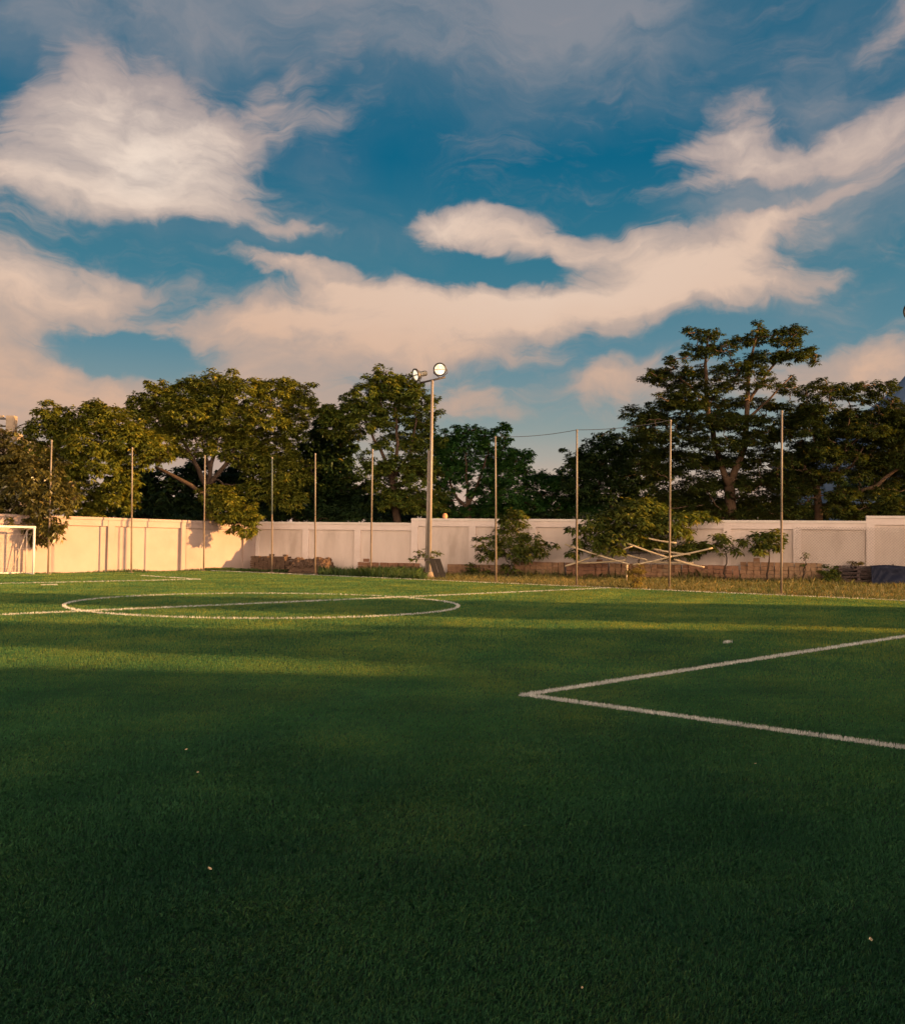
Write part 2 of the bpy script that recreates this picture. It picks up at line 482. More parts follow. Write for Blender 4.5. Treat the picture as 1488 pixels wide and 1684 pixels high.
    sd_dot = math_('ADD', math_('MULTIPLY', sep.outputs[0], 0.55), math_('MULTIPLY', back, 0.83))
    mrb = N(nt, 'ShaderNodeMapRange', interpolation_type='SMOOTHSTEP')
    L(sd_dot, mrb.inputs[0]); mrb.inputs[1].default_value, mrb.inputs[2].default_value = 0.05, 0.8
    mre = N(nt, 'ShaderNodeMapRange', interpolation_type='SMOOTHSTEP')
    L(el, mre.inputs[0]); mre.inputs[1].default_value, mre.inputs[2].default_value = 0.60, 0.10
    glow = math_('MULTIPLY', mrb.outputs[0], mre.outputs[0])
    col = mix(1.0, col, (SKYK, SKYK, SKYK), 'MULTIPLY')
    col = mix(glow, col, BACKGLOW)
    out = mix(1.0, col, (10.0, 10.0, 10.0), 'MULTIPLY')
    L(out, bg.inputs['Color'])
    w.cycles.sampling_method = 'MANUAL'
    w.cycles.sample_map_resolution = 512


EXPO = 1.5
SKYK = 2 ** -EXPO
BACKGLOW = (3.3, 2.35, 1.7)
make_world()
SC.view_settings.view_transform = 'Standard'
SC.view_settings.look = 'None'
SC.view_settings.exposure = EXPO
SC.view_settings.gamma = 1.0

# ------------------------------------------------------------------ pitch geometry
def v2(p): return np.array(p, dtype=float)
T0, T1 = v2(G(480, 945)), v2(G(1488, 989))
tdir = (T1 - T0) / np.linalg.norm(T1 - T0)              # along the touchline, towards the right
tn = np.array([-tdir[1], tdir[0]])                       # outwards (away from the pitch)
CEN = np.array([-2.898, 15.408]) * CAMH
RAD = 3.008 * CAMH
H0, H1 = v2(G(0, 1012.5)), v2(G(950, 970.3))
hdir = (H1 - H0) / np.linalg.norm(H1 - H0)
cross2 = lambda a, b: a[0] * b[1] - a[1] * b[0]


def isect(p, d, q, e):
    t = cross2(q - p, e) / cross2(d, e)
    return p + d * t


half_end = isect(H0, hdir, T0, tdir)
NC = v2(G(862, 1145))
NF, NS = v2(G(1488, 1048.5)), v2(G(1488, 1232.5))
nf = (NF - NC) / np.linalg.norm(NF - NC)
ns = (NS - NC) / np.linalg.norm(NS - NC)
FC = v2(G(329, 953.8))
FF = v2(G(0, 960.8))
ff = (FF - FC) / np.linalg.norm(FF - FC)
FS = v2(G(232, 947.5))
fs = (FS - FC) / np.linalg.norm(FS - FC)
touch_far = T0 - tdir * 6.5
LW = 0.042
LINES = [
    ('touchline', touch_far, T1 + tdir * 22, 'worn white touchline along the outer edge of the turf'),
    ('halfway_line', H0 - hdir * 10, half_end - hdir * 0.1, 'white halfway line cutting through the centre circle'),
    ('penalty_box_line', None, None, 'white corner of the near penalty box, right of the centre circle'),
    ('penalty_box_line', None, None, 'faint white corner of the far penalty box in front of the goal'),
]
polys = {
    0: [(touch_far, T1 + tdir * 22)],
    1: [(H0 - hdir * 10, half_end - hdir * 0.1)],
    2: [(NC - nf * 0.05, NC + nf * 22), (NC, NC + ns * 14)],
    3: [(FC, FC + ff * 14), (FC, FS)],
}
S_NEAR, S_FAR = v2(G(1196, 1058)), v2(G(80.5, 963))
e_ = hdir
polys[4] = [(S_NEAR - e_ * 0.11, S_NEAR + e_ * 0.11)]
polys[5] = [(S_FAR - e_ * 0.28, S_FAR + e_ * 0.28)]
goal_base = v2(G(54.5, 945.3))

# wall frames
WC = v2(G(422, 936.5))                                    # wall corner
WTH = rad(-17.0)
wdir = np.array([math.cos(WTH), math.sin(WTH)])
wn = np.array([wdir[1], -wdir[0]])                        # towards the camera
EWP = v2(G(60, 943.2))
edir = (EWP - WC) / np.linalg.norm(EWP - WC)              # along the end wall, towards the left
en = np.array([-edir[1], edir[0]])
if en[0] < 0: en = -en                                    # towards the pitch


def wall_s(px):
    d = ray(px, YH)
    r = np.array([d[0], d[1]])
    # WC + wdir*s = r*k
    A = np.array([[wdir[0], -r[0]], [wdir[1], -r[1]]])
    return np.linalg.solve(A, -WC)[0]


def wall_pt(px, off=0.0):
    """ground point in line with photograph column px, on a line off metres in front of the back wall"""
    d = ray(px, YH)
    r = np.array([d[0], d[1]])
    o = WC + wn * off
    A = np.array([[wdir[0], -r[0]], [wdir[1], -r[1]]])
    s = np.linalg.solve(A, -o)[0]
    return o + wdir * s


def height_at(px, py, depth):
    return at(px, py, depth).z


# ------------------------------------------------------------------ ground
m = MB()
m.add([(-700, -500, -0.03), (800, -500, -0.03), (800, 1500, -0.03), (-700, 1500, -0.03)], [(0, 1, 2, 3)])
tag(m.build('ground', M['verge']), kind='structure')

te0 = isect(T0 + tn * 0.06, tdir, WC + en * 0.9, edir)
pts = [te0, te0 + edir * 60, np.array([-60, -25]), np.array([40, -25]), T1 + tn * 0.06 + tdir * 30]
m = MB()
m.add([(p[0], p[1], 0.0) for p in pts], [tuple(range(len(pts)))])
tag(m.build('pitch_turf', M['turf']), kind='structure')

# ------------------------------------------------------------------ turf blades
rng = np.random.default_rng(7)


def line_dist(P):
    d = np.full(len(P), 9.0)
    for k, segs in polys.items():
        for a, b in segs:
            ab = b - a
            L = np.linalg.norm(ab)
            u = ab / L
            t = np.clip((P - a) @ u, 0, L)
            q = a + t[:, None] * u
            d = np.minimum(d, np.linalg.norm(P - q, axis=1))
    d = np.minimum(d, np.abs(np.linalg.norm(P - CEN, axis=1) - RAD))
    return d


def smooth_noise(P, scale, seed):
    r = np.random.default_rng(seed)
    out = np.zeros(len(P))
    for o in range(5):
        k = r.normal(size=(2,)) * scale * (1.7 ** o)
        k2 = r.normal(size=(2,)) * scale * (1.7 ** o)
        out += (np.sin(P @ k + r.uniform(0, 6.28)) + np.sin(P @ k2 + r.uniform(0, 6.28))) / (1.5 ** o)
    return out / 3.0


def blades(P, w, h, lean, two_seg, rg):
    """P (n,2) roots -> polygons; returns verts, corners per polygon"""
    n = len(P)
    ang = smooth_noise(P, 1.3, 3) * 1.6 + rg.uniform(-1.9, 1.9, n)
    fa = rg.uniform(0, 2 * math.pi, n)
    q_ = np.clip((P[:, 1] - 8) / 8, 0, 1)
    hh = h * ((1 - q_) * rg.uniform(.6, 1.15, n) + q_ * (0.35 + 1.25 * rg.uniform(size=n) ** 1.7))
    ww = w * rg.uniform(0.7, 1.3, n)
    ln = lean * rg.uniform(0.3, 1.5, n) * hh
    side = np.stack([np.cos(fa), np.sin(fa), np.zeros(n)], 1) * ww[:, None] / 2
    lv = np.stack([np.cos(ang), np.sin(ang), np.zeros(n)], 1)
    base = np.stack([P[:, 0], P[:, 1], np.zeros(n)], 1)
    tip = base + lv * ln[:, None]
    tip[:, 2] = hh * np.sqrt(np.clip(1 - (ln / hh) ** 2 * 0.5, 0.1, 1))
    if not two_seg:
        return np.stack([base - side, base + side, tip], 1), 3
    mid = base + lv * (ln * 0.32)[:, None]
    mid[:, 2] = hh * 0.6
    return np.stack([base - side, base + side, mid + side * 0.85, tip + side * .15, tip - side * .15, mid - side * 0.85], 1), 6


def scatter_band(y0, y1, dens, rg):
    xs = 0.50
    xm = xs * y1 + 2.3
    n = int((y1 - y0) * 2 * xm * dens)
    P = np.stack([rg.uniform(-xm, xm, n), rg.uniform(y0, y1, n)], 1)
    return P[np.abs(P[:, 0]) < xs * P[:, 1] + 2.3]


def on_turf(P):
    return (((P - (T0 + tn * 0.05)) @ tn) < 0) & (((P - (WC + en * 1.0)) @ en) > 0)


tri, six = [], []
edges = [2.3 * 1.16 ** i for i in range(23)]
for y0, y1 in zip(edges[:-1], edges[1:]):
    yc = (y0 + y1) / 2
    w = max(.0025, .00075 * yc if yc < 9 else .0012 * yc - .004)
    h = .016 + .019 * min(1, yc / 30)
    dens = min(24000, 1.15 / (w * h)) if yc < 12 else .95 / (w * h)
    lean_ = .95 - .8 * min(1, max(0, yc - 5) / 10)
    P = scatter_band(y0, y1, dens, rng)
    P = P[on_turf(P)]
    d = line_dist(P)
    P = P[d > LW * 1.08 + rng.normal(0, 0.003, len(P))]
    near = rng.uniform(size=len(P)) < np.clip((10.5 - P[:, 1]) / 4.0, 0, 1)
    for two, Q in ((True, P[near]), (False, P[~near])):
        if len(Q) == 0: continue
        V, k = blades(Q, w, h, lean_, two, rng)
        (six if two else tri).append(V)
tri, six = np.concatenate(tri), np.concatenate(six)
nt_, n6 = len(tri), len(six)
# one mesh for all the blades: triangles first, then six-cornered blades
me = bpy.data.meshes.new('turf_grass')
allv = np.concatenate([tri.reshape(-1, 3), six.reshape(-1, 3)]).astype(np.float32)
me.vertices.add(len(allv)); me.vertices.foreach_set('co', allv.ravel())
me.loops.add(len(allv)); me.loops.foreach_set('vertex_index', np.arange(len(allv), dtype=np.int32))
me.polygons.add(nt_ + n6)
me.polygons.foreach_set('loop_start', np.concatenate([np.arange(nt_) * 3, nt_ * 3 + np.arange(n6) * 6]).astype(np.int32))
roots = np.concatenate([tri[:, 0, :2], six[:, 0, :2]])
tall = np.concatenate([tri[:, 2, 2], six[:, 3, 2]]) / (.016 + .019 * np.clip(roots[:, 1] / 30, 0, 1))    # taller fibres coloured paler and yellower to strengthen the sunlit bands
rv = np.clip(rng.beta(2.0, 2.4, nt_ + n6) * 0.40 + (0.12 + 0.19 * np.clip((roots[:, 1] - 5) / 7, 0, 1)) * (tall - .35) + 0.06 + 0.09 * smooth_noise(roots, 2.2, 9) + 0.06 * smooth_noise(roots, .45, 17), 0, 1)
a = me.attributes.new('rnd', 'FLOAT', 'FACE'); a.data.foreach_set('value', rv.astype(np.float32))
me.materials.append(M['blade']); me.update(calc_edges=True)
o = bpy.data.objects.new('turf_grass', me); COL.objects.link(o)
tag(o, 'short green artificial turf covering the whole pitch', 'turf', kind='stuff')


def white_line(name, segs=None, circle=False, label=''):
    VS, K = [], []
    for part in (segs if segs else [None]):
        if part is None:
            n = int(2 * math.pi * RAD * 2 * LW * 9000)
            th = rng.uniform(0, 2 * math.pi, n)
            rr = RAD + rng.uniform(-LW, LW, n)
            P = np.stack([CEN[0] + rr * np.cos(th), CEN[1] + rr * np.sin(th)], 1)
        else:
            a, b = part
            L = np.linalg.norm(b - a)
            u = (b - a) / L
            nn = np.array([-u[1], u[0]])
            n = int(L * 2 * LW * 14000)
            t = rng.uniform(0, L, n)
            P = a + t[:, None] * u + (rng.uniform(-LW, LW, n) + rng.normal(0, 0.0015, n))[:, None] * nn
        P = P[(P[:, 1] > 1) & (np.abs(P[:, 0]) < 0.62 * P[:, 1] + 3)]
        dist = P[:, 1]
        keep = rng.uniform(size=len(P)) < np.clip((40.0 if len(polys[4]) == len(segs or []) and name == 'penalty_spot' else 10.0) / dist, 0.10, 1.0)
        P = P[keep]
        w = np.clip(0.0055 * P[:, 1] / 7.0, 0.0055, 0.035)
        V, k = blades(P, 1.0, 0.040, 0.3, False, rng)
        c = (V[:, 0] + V[:, 1]) / 2
        side = (V[:, 1] - V[:, 0]) * w[:, None] / 2
        VS.append(np.stack([c - side, c + side, V[:, 2]], 1))
    V = np.concatenate(VS)
    # the white backing the blades grow from
    ob = np_mesh(name, V.reshape(-1, 3), 3, M['white_blade'], None, rng.uniform(size=len(V)))
    tag(ob, label, 'pitch line')
    return ob


white_line('centre_circle', None, True, 'white centre circle on the green turf')
for i in range(4):
    white_line(LINES[i][0], polys[i], False, LINES[i][3])
white_line('penalty_spot', polys[4], False, 'short white penalty mark on shaded turf near the right box')
white_line('penalty_spot', polys[5], False, 'short white penalty mark on sunlit turf near the far goal')

# fallen leaves on the near turf
for px, py, sz, lb in ((306, 1244, .022, 'tiny pale petal on dark turf, farthest back of the scraps at left'), (325, 1283, .02, 'small brown leaf scrap on dark turf between two paler scraps'),
                       (345, 1447, .022, 'oblong tan leaf scrap lying alone on the near left turf'), (1432, 1567, .02, 'curled yellow leaf on dark turf at lower right'),
                       (957, 1648, .010, 'pale speck of leaf on dark turf at the bottom middle'), (1242, 1267, .012, 'pale yellow speck on dark turf below the near box line')):
    g = G(px, py)
    r_ = random.Random(px)
    sz *= .75
    m = MB()
    a0 = r_.uniform(0, 3)
    prof = [(-1, 0), (-.5, .42), (0, .55), (.5, .4), (1, 0)]
    vs, fc = [], []
    for t, w_ in prof:
        for s_ in (-1, 0, 1):
            vs.append(Vector((t * sz, s_ * w_ * sz, .004 + .25 * sz * abs(t) + .35 * sz * abs(s_))))
    for i in range(4):
        for j in range(2):
            fc.append((i * 3 + j, i * 3 + j + 1, i * 3 + j + 4, i * 3 + j + 3))
    R = Matrix.Rotation(a0, 3, 'Z')
    m.add([R @ p + Vector((0, 0, 0)) for p in vs], fc)
    o = m.build('fallen_leaf', M['deadleaf'])
    o.location = (g[0], g[1], 0.042)
    tag(o, lb, 'leaf', 'leaf scraps on the turf')

# ------------------------------------------------------------------ walls
def panelled_wall(name, origin, direction, n_front, length, height, pitch, label, first=0.0, thick=0.22, paint='wall'):
    """local x runs along the wall, local -y is the face seen"""
    rz = math.atan2(direction[1], direction[0])
    root = empty(name, (origin[0], origin[1], 0), rz)
    tag(root, label, 'wall')
    s = 1.0 if (-math.sin(rz) * -1 * n_front[0] + math.cos(rz) * -1 * n_front[1]) > 0 else -1.0   # local -y or +y faces the viewer
    m = MB()
    ch = 0.12
    m.box((length / 2, 0, (height - ch) / 2 - 0.05), (length, thick, height - ch + 0.1))
    m.build('wall_panel', M[paint], root)
    m = MB(); m.box((length / 2, 0, height - ch / 2), (length, thick + 0.30, ch)); m.build('coping', M['coping' if paint == 'wall' else paint], root)
    yb = -s * (thick / 2 + 0.05)
    m = MB(); m.box((length / 2, yb, height - ch - 0.15), (length, 0.10, 0.30 - 0.004)); m.build('top_beam', M['frame' if paint == 'wall' else paint], root)
    x = first
    while x < length:
        w = 0.36
        a0, a1 = max(0.0, x - w / 2), min(length, x + w / 2)
        if a1 - a0 > 0.05:
            m = MB(); m.box(((a0 + a1) / 2, -s * (thick / 2 + 0.06), (height - ch - 0.004) / 2), (a1 - a0, 0.12, height - ch - 0.004))
            m.build('pilaster', M['frame' if paint == 'wall' else paint], root)
        x += pitch
    return root


s1, s2 = wall_s(678), wall_s(1423)
PP = (wall_s(1423) - wall_s(678)) / 8.0
panelled_wall('boundary_wall', WC, wdir, wn, s1, 2.68, s1 / 3.0, 'lowest stretch of pale panelled wall, between the wall corner and the mast')
panelled_wall('boundary_wall', WC + wdir * (s1 + 0.004), wdir, wn, s2 - s1, 2.92, (s2 - s1) / 7.0, 'long middle stretch of pale panelled wall, behind floodlight mast and bushes', first=0.18)
panelled_wall('boundary_wall', WC + wdir * (s2 + 0.008), wdir, wn, 26.0, 3.16, (s2 - s1) / 7.0, 'tallest stretch of pale panelled wall, behind the dark pallets', first=0.18)
panelled_wall('boundary_wall', WC + edir * 0.13 - en * 0.0, edir, en, 34.0, 2.62, 4.3, 'sunlit end wall glowing orange behind the goal', first=0.9, paint='end_wall')

# small things on top of the wall
p = wall_pt(731, 0.0)
m = MB(); m.lathe([(0, .02), (0.0, .09), (.06, .14), (.18, .13), (.27, .07), (.28, .0)], (0, 0, 0), (0, 0, 1), 12)
o = m.build('clay_pot', noisy('terracotta', (.50, .22, .10), (.62, .30, .15), 4, .9)); o.location = (p[0], p[1], 2.921)
tag(o, 'small orange clay pot on top of the wall right of the mast', 'pot')

# ------------------------------------------------------------------ net posts along the pitch
POSTS = [(79, 945, 85, 725, 'leftmost tall net post, rising beside the goal'), (216, 942.5, 217.5, 737, 'tall net post in front of the middle of the sunlit wall'),
         (335, 939.5, 337, 750, 'tall net post before the tree shadow on the sunlit wall'), (447, 942, 447.5, 753, 'dark net post in front of the weathered brick stacks at the wall corner'),
         (518, 945.5, 518.5, 747, 'tall net post in front of the low rubble heap'), (609.5, 949, 612.5, 740, 'tall net post rising from the rank green grass'),
         (815.5, 957.5, 814.5, 719, 'tall net post in front of the shrub right of the floodlight'), (948, 964, 948.5, 708, 'tall net post at the left end of the crossed bamboo poles'),
         (1100.5, 970.5, 1102.5, 692, 'tall net post rising through the crossed bamboo poles'), (1284.5, 978, 1285.5, 677, 'rightmost tall net post, in dry straw grass')]
post_tops = {}
for bx_, by_, tx_, ty_, lb in POSTS:
    g = G(bx_, by_)
    top = at(tx_, ty_, g[1])
    hgt = top.z
    dx = top.x - g[0]
    root = empty('net_post', (g[0], g[1], 0))
    tag(root, lb, 'post', 'tall net posts round the pitch')
    pm = M['pole_green'] if 'dark' in lb else M['galv']
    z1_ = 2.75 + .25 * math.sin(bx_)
    m = MB(); m.tube([(dx * z1_ / hgt, 0, z1_), (dx, 0, hgt)], [.037, .033], 10); m.build('pole', pm, root, True)
    m = MB(); m.tube([(0, 0, -0.1), (dx * z1_ / hgt, 0, z1_)], [.041, .040], 10); m.build('lower_pole', M['pole_dark'], root, True)  # lower length of each post in a darker tone than the upper
    m = MB(); m.lathe([(0, .042), (0.05, .044), (0.08, .025), (0.085, 0)], (dx, 0, hgt - .03), (0, 0, 1), 10); m.build('cap', M['galv'], root, True)
    m = MB(); m.box((0, 0, 0.0), (.22, .22, .08)); m.build('footing', M['concrete'], root)
    post_tops[int(tx_)] = (top.x, g[1], hgt)

# rope strung between the tops of the right-hand posts
pA, pB, pC = Vector(post_tops[814]), Vector(post_tops[948]), Vector(post_tops[1102])
m = MB()
for a_, b_ in ((pA, pB), (pB, pC)):
    pts = []
    for i in range(13):
        t = i / 12
        q = a_.lerp(b_, t); q.z -= 0.10 * 4 * t * (1 - t)
        q.z += .03
        pts.append(q)
    m.tube(pts, 0.012, 5)
tag(m.build('cable', M['wire']), 'thin slack cable strung between the tops of the net posts right of centre', 'cable')

# ------------------------------------------------------------------ chain link fence at right
f0, f1 = wall_pt(1306, 0.45), wall_pt(1650, 0.45)
L = float(np.linalg.norm(f1 - f0))
root = empty('chain_link_fence', (f0[0], f0[1], 0), math.atan2(wdir[1], wdir[0]))
tag(root, 'see-through chain link fence in front of the pale wall at right', 'fence')
m = MB()
hgt, cell = 2.62, 0.135
t_ = 0.006
k = -hgt
while k < L:
    for sgn in (1, -1):
        # wire from (k,0) to (k+hgt,hgt) clipped to the panel
        xa, xb = (k, k + hgt) if sgn == 1 else (k + hgt, k)
        za, zb = 0.0, hgt
        x0c, x1c = max(0, min(xa, xb)), min(L, max(xa, xb))
        if x1c - x0c < .02: continue
        def zz(x): return (x - xa) / (xb - xa) * hgt
        a_, b_ = Vector((x0c, 0.004 * sgn, zz(x0c))), Vector((x1c, 0.004 * sgn, zz(x1c)))
        m.tube([a_, b_], t_, 3, cap=False)
    k += cell
m.build('wire_mesh', M['netwire'], root)
for x in (L * .485, L - 0.02):
    m = MB(); m.tube([(x, -.05, -.1), (x, -.05, hgt * .36)], .035, 8); m.build('post', M['galv'], root, True)

# ------------------------------------------------------------------ floodlight masts
def lamp(root, c, aim, k=0.86):
    c, aim = Vector(c), Vector(aim).normalized()
    P_ = lambda prof: [(t * k, r * k) for t, r in prof]
    m = MB()
    m.lathe(P_([(-.66, 0), (-.66, .10), (-.62, .125), (-.36, .125), (-.33, .15), (-.28, .155), (-.05, .30), (0.0, .335)]), c, aim, 24)
    for i in range(5): m.lathe(P_([(-.60 + i * .05, .12), (-.60 + i * .05, .15), (-.585 + i * .05, .15), (-.585 + i * .05, .12)]), c, aim, 16)
    body = m.build('lamp_housing', M['lampbody'], root, True)
    m = MB(); m.lathe(P_([(-.03, .30), (-.04, .35), (.05, .365), (.07, .34), (.05, .29), (.02, .285)]), c, aim, 28); m.build('rim', M['darkmetal'], body, True)
    m = MB(); m.lathe(P_([(.022, .292), (.015, .20), (.018, .0)]), c, aim, 28); m.build('lens', M['lens'], body, True)
    h = Vector((0, 0, 1)).cross(aim).normalized()
    m = MB(); m.box(c + aim * .035, (.50 * k, .02, .05), rz=math.atan2(h.y, h.x)); m.build('divider', M['lampbody'], body)
    m = MB()
    for s_ in (-1, 1):
        m.tube([c + (h * .36 * s_ - aim * .1) * k, c + (h * .38 * s_ - Vector((0, 0, .2)) - aim * .14) * k, c + (-Vector((0, 0, .46)) - aim * .16 + h * .05 * s_) * k], .018, 6)
    m.build('bracket', M['darkmetal'], body)


lm, nt, b = new_mat('lit_lens')
b.inputs['Base Color'].default_value = (.8, .74, .6, 1)
b.inputs['Emission Color'].default_value = (1.0, .88, .66, 1)
b.inputs['Emission Strength'].default_value = 0.30
b.inputs['Roughness'].default_value = .15
tc = N(nt, 'ShaderNodeTexCoord'); nz = N(nt, 'ShaderNodeTexNoise', i_Scale=6.0)
nt.links.new(tc.outputs['Object'], nz.inputs['Vector'])
rr = ramp(nt, [(.38, (.62, .50, .26)), (.55, (1.0, .93, .78))], nz.outputs[0]); nt.links.new(rr.outputs[0], b.inputs['Emission Color'])
M['lens'] = lm


def mast(g, hgt, lean, label, extra=True):
    root = empty('floodlight_mast', (g[0], g[1], 0))
    tag(root, label, 'floodlight', 'floodlight masts by the touchline')
    m = MB(); m.tube([(0, 0, 0), (lean * .5, 0, hgt * .5), (lean, 0, hgt)], [.088, .078, .062], 14); m.build('pole', M['mast'], root, True)
    if extra:
        m = MB(); m.tube([(-.14, .05, 0), (-.10, .05, 5.9)], [.06, .055], 12); m.build('support_pole', M['mast'], root, True)
    m = MB(); m.lathe([(0, .42), (.08, .40), (.2, .22), (.3, .16), (.3, .11)], (0, 0, -.02), (0, 0, 1), 16); m.build('footing', M['concrete'], root, True)
    ax = Vector((.96, -.18, .20)).normalized()
    c = Vector((lean, 0, hgt))
    m = MB(); m.tube([c - ax * .60, c + ax * .62], .045, 8); m.build('crossbar', M['darkmetal'], root, True)
    lamp(root, c + Vector((-.76, -.05, .22)), (-.84, -.46, -.26))
    lamp(root, c + Vector((.35, -.28, .46)), (-.20, -.95, -.18))
    return root


g = G(705.5, 950.5)
top = at(711, 625, g[1])
mast(g, top.z, top.x - g[0], 'tall pale floodlight mast with two round lit lamps')
g2 = np.array(g) + tdir * 21.28
MAST2 = mast(g2, top.z + .1, top.x - g[0], 'second floodlight mast, its lamp rim just entering at the right edge', extra=False)

# dark boards leaning at the mast foot
for (x0, x1, xt0, xt1, lb) in ((715, 724, 705, 714, 'dark narrow board leaning at the floodlight foot, nearer the mast'), (725, 735, 713, 725, 'dark board leaning at the floodlight foot, farther from the mast')):
    gg = G((x0 + x1) / 2, 953)
    tt = at((xt0 + xt1) / 2, 919, gg[1] + .25)
    m = MB()
    wv = Vector(((x1 - x0) / FPX * gg[1] / 2, 0, 0)); th = Vector((0, .03, .01))
    b0, t0 = Vector((0, 0, -.01)), tt - Vector((gg[0], gg[1], 0))
    m.add([b0 - wv, b0 + wv, t0 + wv, t0 - wv, b0 - wv + th, b0 + wv + th, t0 + wv + th, t0 - wv + th],
          [(0, 1, 2, 3), (7, 6, 5, 4), (0, 4, 5, 1), (1, 5, 6, 2), (2, 6, 7, 3), (3, 7, 4, 0)])
    o = m.build('leaning_board', M['board']); o.location = (gg[0], gg[1], 0)
    tag(o, lb, 'board')

# ------------------------------------------------------------------ goal
gdir = ff / np.linalg.norm(ff)                              # from the visible post to the other one
rz = math.atan2(gdir[1], gdir[0])
root = empty('football_goal', (goal_base[0], goal_base[1], 0), rz)
tag(root, 'white football goal cut by the left edge, in front of the sunlit wall', 'goal')
# which side is behind the goal (local y)
behind = -en
by = 1.0 if (-math.sin(rz) * behind[0] + math.cos(rz) * behind[1]) > 0 else -1.0
GH, GW, GD = 2.06, 5.0, 0.95
m = MB(); m.tube([(0, 0, 0), (0, 0, GH)], .05, 12); m.build('post', M['whitepipe'], root, True)
m = MB(); m.tube([(GW, 0, 0), (GW, 0, GH)], .05, 12); m.build('post', M['whitepipe'], root, True)
m = MB(); m.tube([(-.05, 0, GH), (GW + .05, 0, GH)], .052, 12); m.build('crossbar', M['whitepipe'], root, True)
for x in (0, GW):
    m = MB(); m.tube([(x, by * GD * .75, 0), (x, by * GD * .75, GH - .12)], .03, 8); m.build('back_post', M['oldpipe'], root, True)
    m = MB(); m.tube([(x, 0, GH - .03), (x, by * GD * .75, GH - .12)], .028, 8); m.build('top_stay', M['oldpipe'], root, True)
    m = MB(); m.tube([(x, 0, .04), (x, by * GD, .04)], .028, 8); m.build('side_rail', M['whitepipe'], root, True)
    m = MB(); m.tube([(x + (.55 if x == 0 else -.55), by * GD, .04), (x, by * GD * .75, GH - .14)], .022, 8); m.build('brace', M['oldpipe'], root, True)
m = MB(); m.tube([(0, by * GD, .05), (GW, by * GD, .05)], .035, 8); m.build('rear_rail', M['whitepipe'], root, True)
# net: sagging thin cords
m = MB()
for i in range(26):
    x = GW * i / 25
    m.tube([(x, by * .02, GH - .04), (x, by * GD * .55, GH * .72), (x, by * GD * .9, GH * .3), (x, by * GD, .06)], .004, 3, cap=False)
for j in range(10):
    t = (j + .5) / 10
    yy = GD * (t ** .7); z_ = GH * (1 - t)
    m.tube([(0, by * yy, z_), (GW / 2, by * (yy + .05), z_ - .04), (GW, by * yy, z_)], .004, 3, cap=False)
m.build('net', M['oldpipe'], root)

# ------------------------------------------------------------------ brick stacks along the back wall
def brick_stack(px0, px1, top_h, mat, label, off=1.1, seed=0, bw=.26, bh=.19, ragged=.35, depth=2):
    rd = random.Random(seed)
    a, b = wall_pt(px0, off), wall_pt(px1, off)
    L = float(np.linalg.norm(b - a))
    m = MB()
    rows = max(1, int(round(top_h / bh)))
    ncol = max(2, int(L / (bw + .015)))
    pitch = L / ncol
    for d in range(depth):
        for c in range(ncol):
            hcol = rows + (rd.choice((0, 0, 0, -1, 1)) if rd.random() < ragged else 0)
            for r in range(hcol):
                if r == hcol - 1 and rd.random() < ragged * .4: continue
                m.box(((c + .5) * pitch + rd.uniform(-.02, .02), d * .2 + rd.uniform(-.025, .025), (r + .5) * bh - .02), (pitch - rd.uniform(.008, .035), .19, bh - rd.uniform(.006, .022)),
                      rz=rd.uniform(-.06, .06), rx=rd.uniform(-.02, .02), jit=.009, rnd=rd)
    o = m.build('brick_stack', mat)
    o.location = (a[0], a[1], 0)
    o.rotation_euler = (0, 0, math.atan2(wdir[1], wdir[0]))
    tag(o, label, 'brick stack', 'brick stacks along the back wall')
    return o


brick_stack(590, 690, .50, M['brick_red'], 'low reddish brick row behind the rank green grass left of the mast', 1.0, 2)
brick_stack(736, 832, .60, M['brick'], 'low brown brick stack between the mast and the shrub', 1.1, 3, ragged=.15)
brick_stack(845, 928, .72, M['brick'], 'brown brick stack right of the shrub, left of the redder stack', 1.1, 4)
brick_stack(931, 1000, .78, M['brick_red'], 'reddest brick stack, under the left ends of the bamboo poles', 1.3, 5, ragged=.2)
brick_stack(1003, 1120, .78, M['brick'], 'brown brick stack behind the yellow weed', 1.1, 6)
brick_stack(1122, 1215, .84, M['brick_red'], 'reddish brown brick stack just right of the bamboo poles', 1.2, 7)
brick_stack(1217, 1284, .88, M['brick'], 'brown brick stack directly left of the rightmost net post', 1.1, 8)
brick_stack(1287, 1352, .88, M['brick_pale'], 'palest brick stack, right of the rightmost net post', 1.1, 9, bw=.22, ragged=.15)


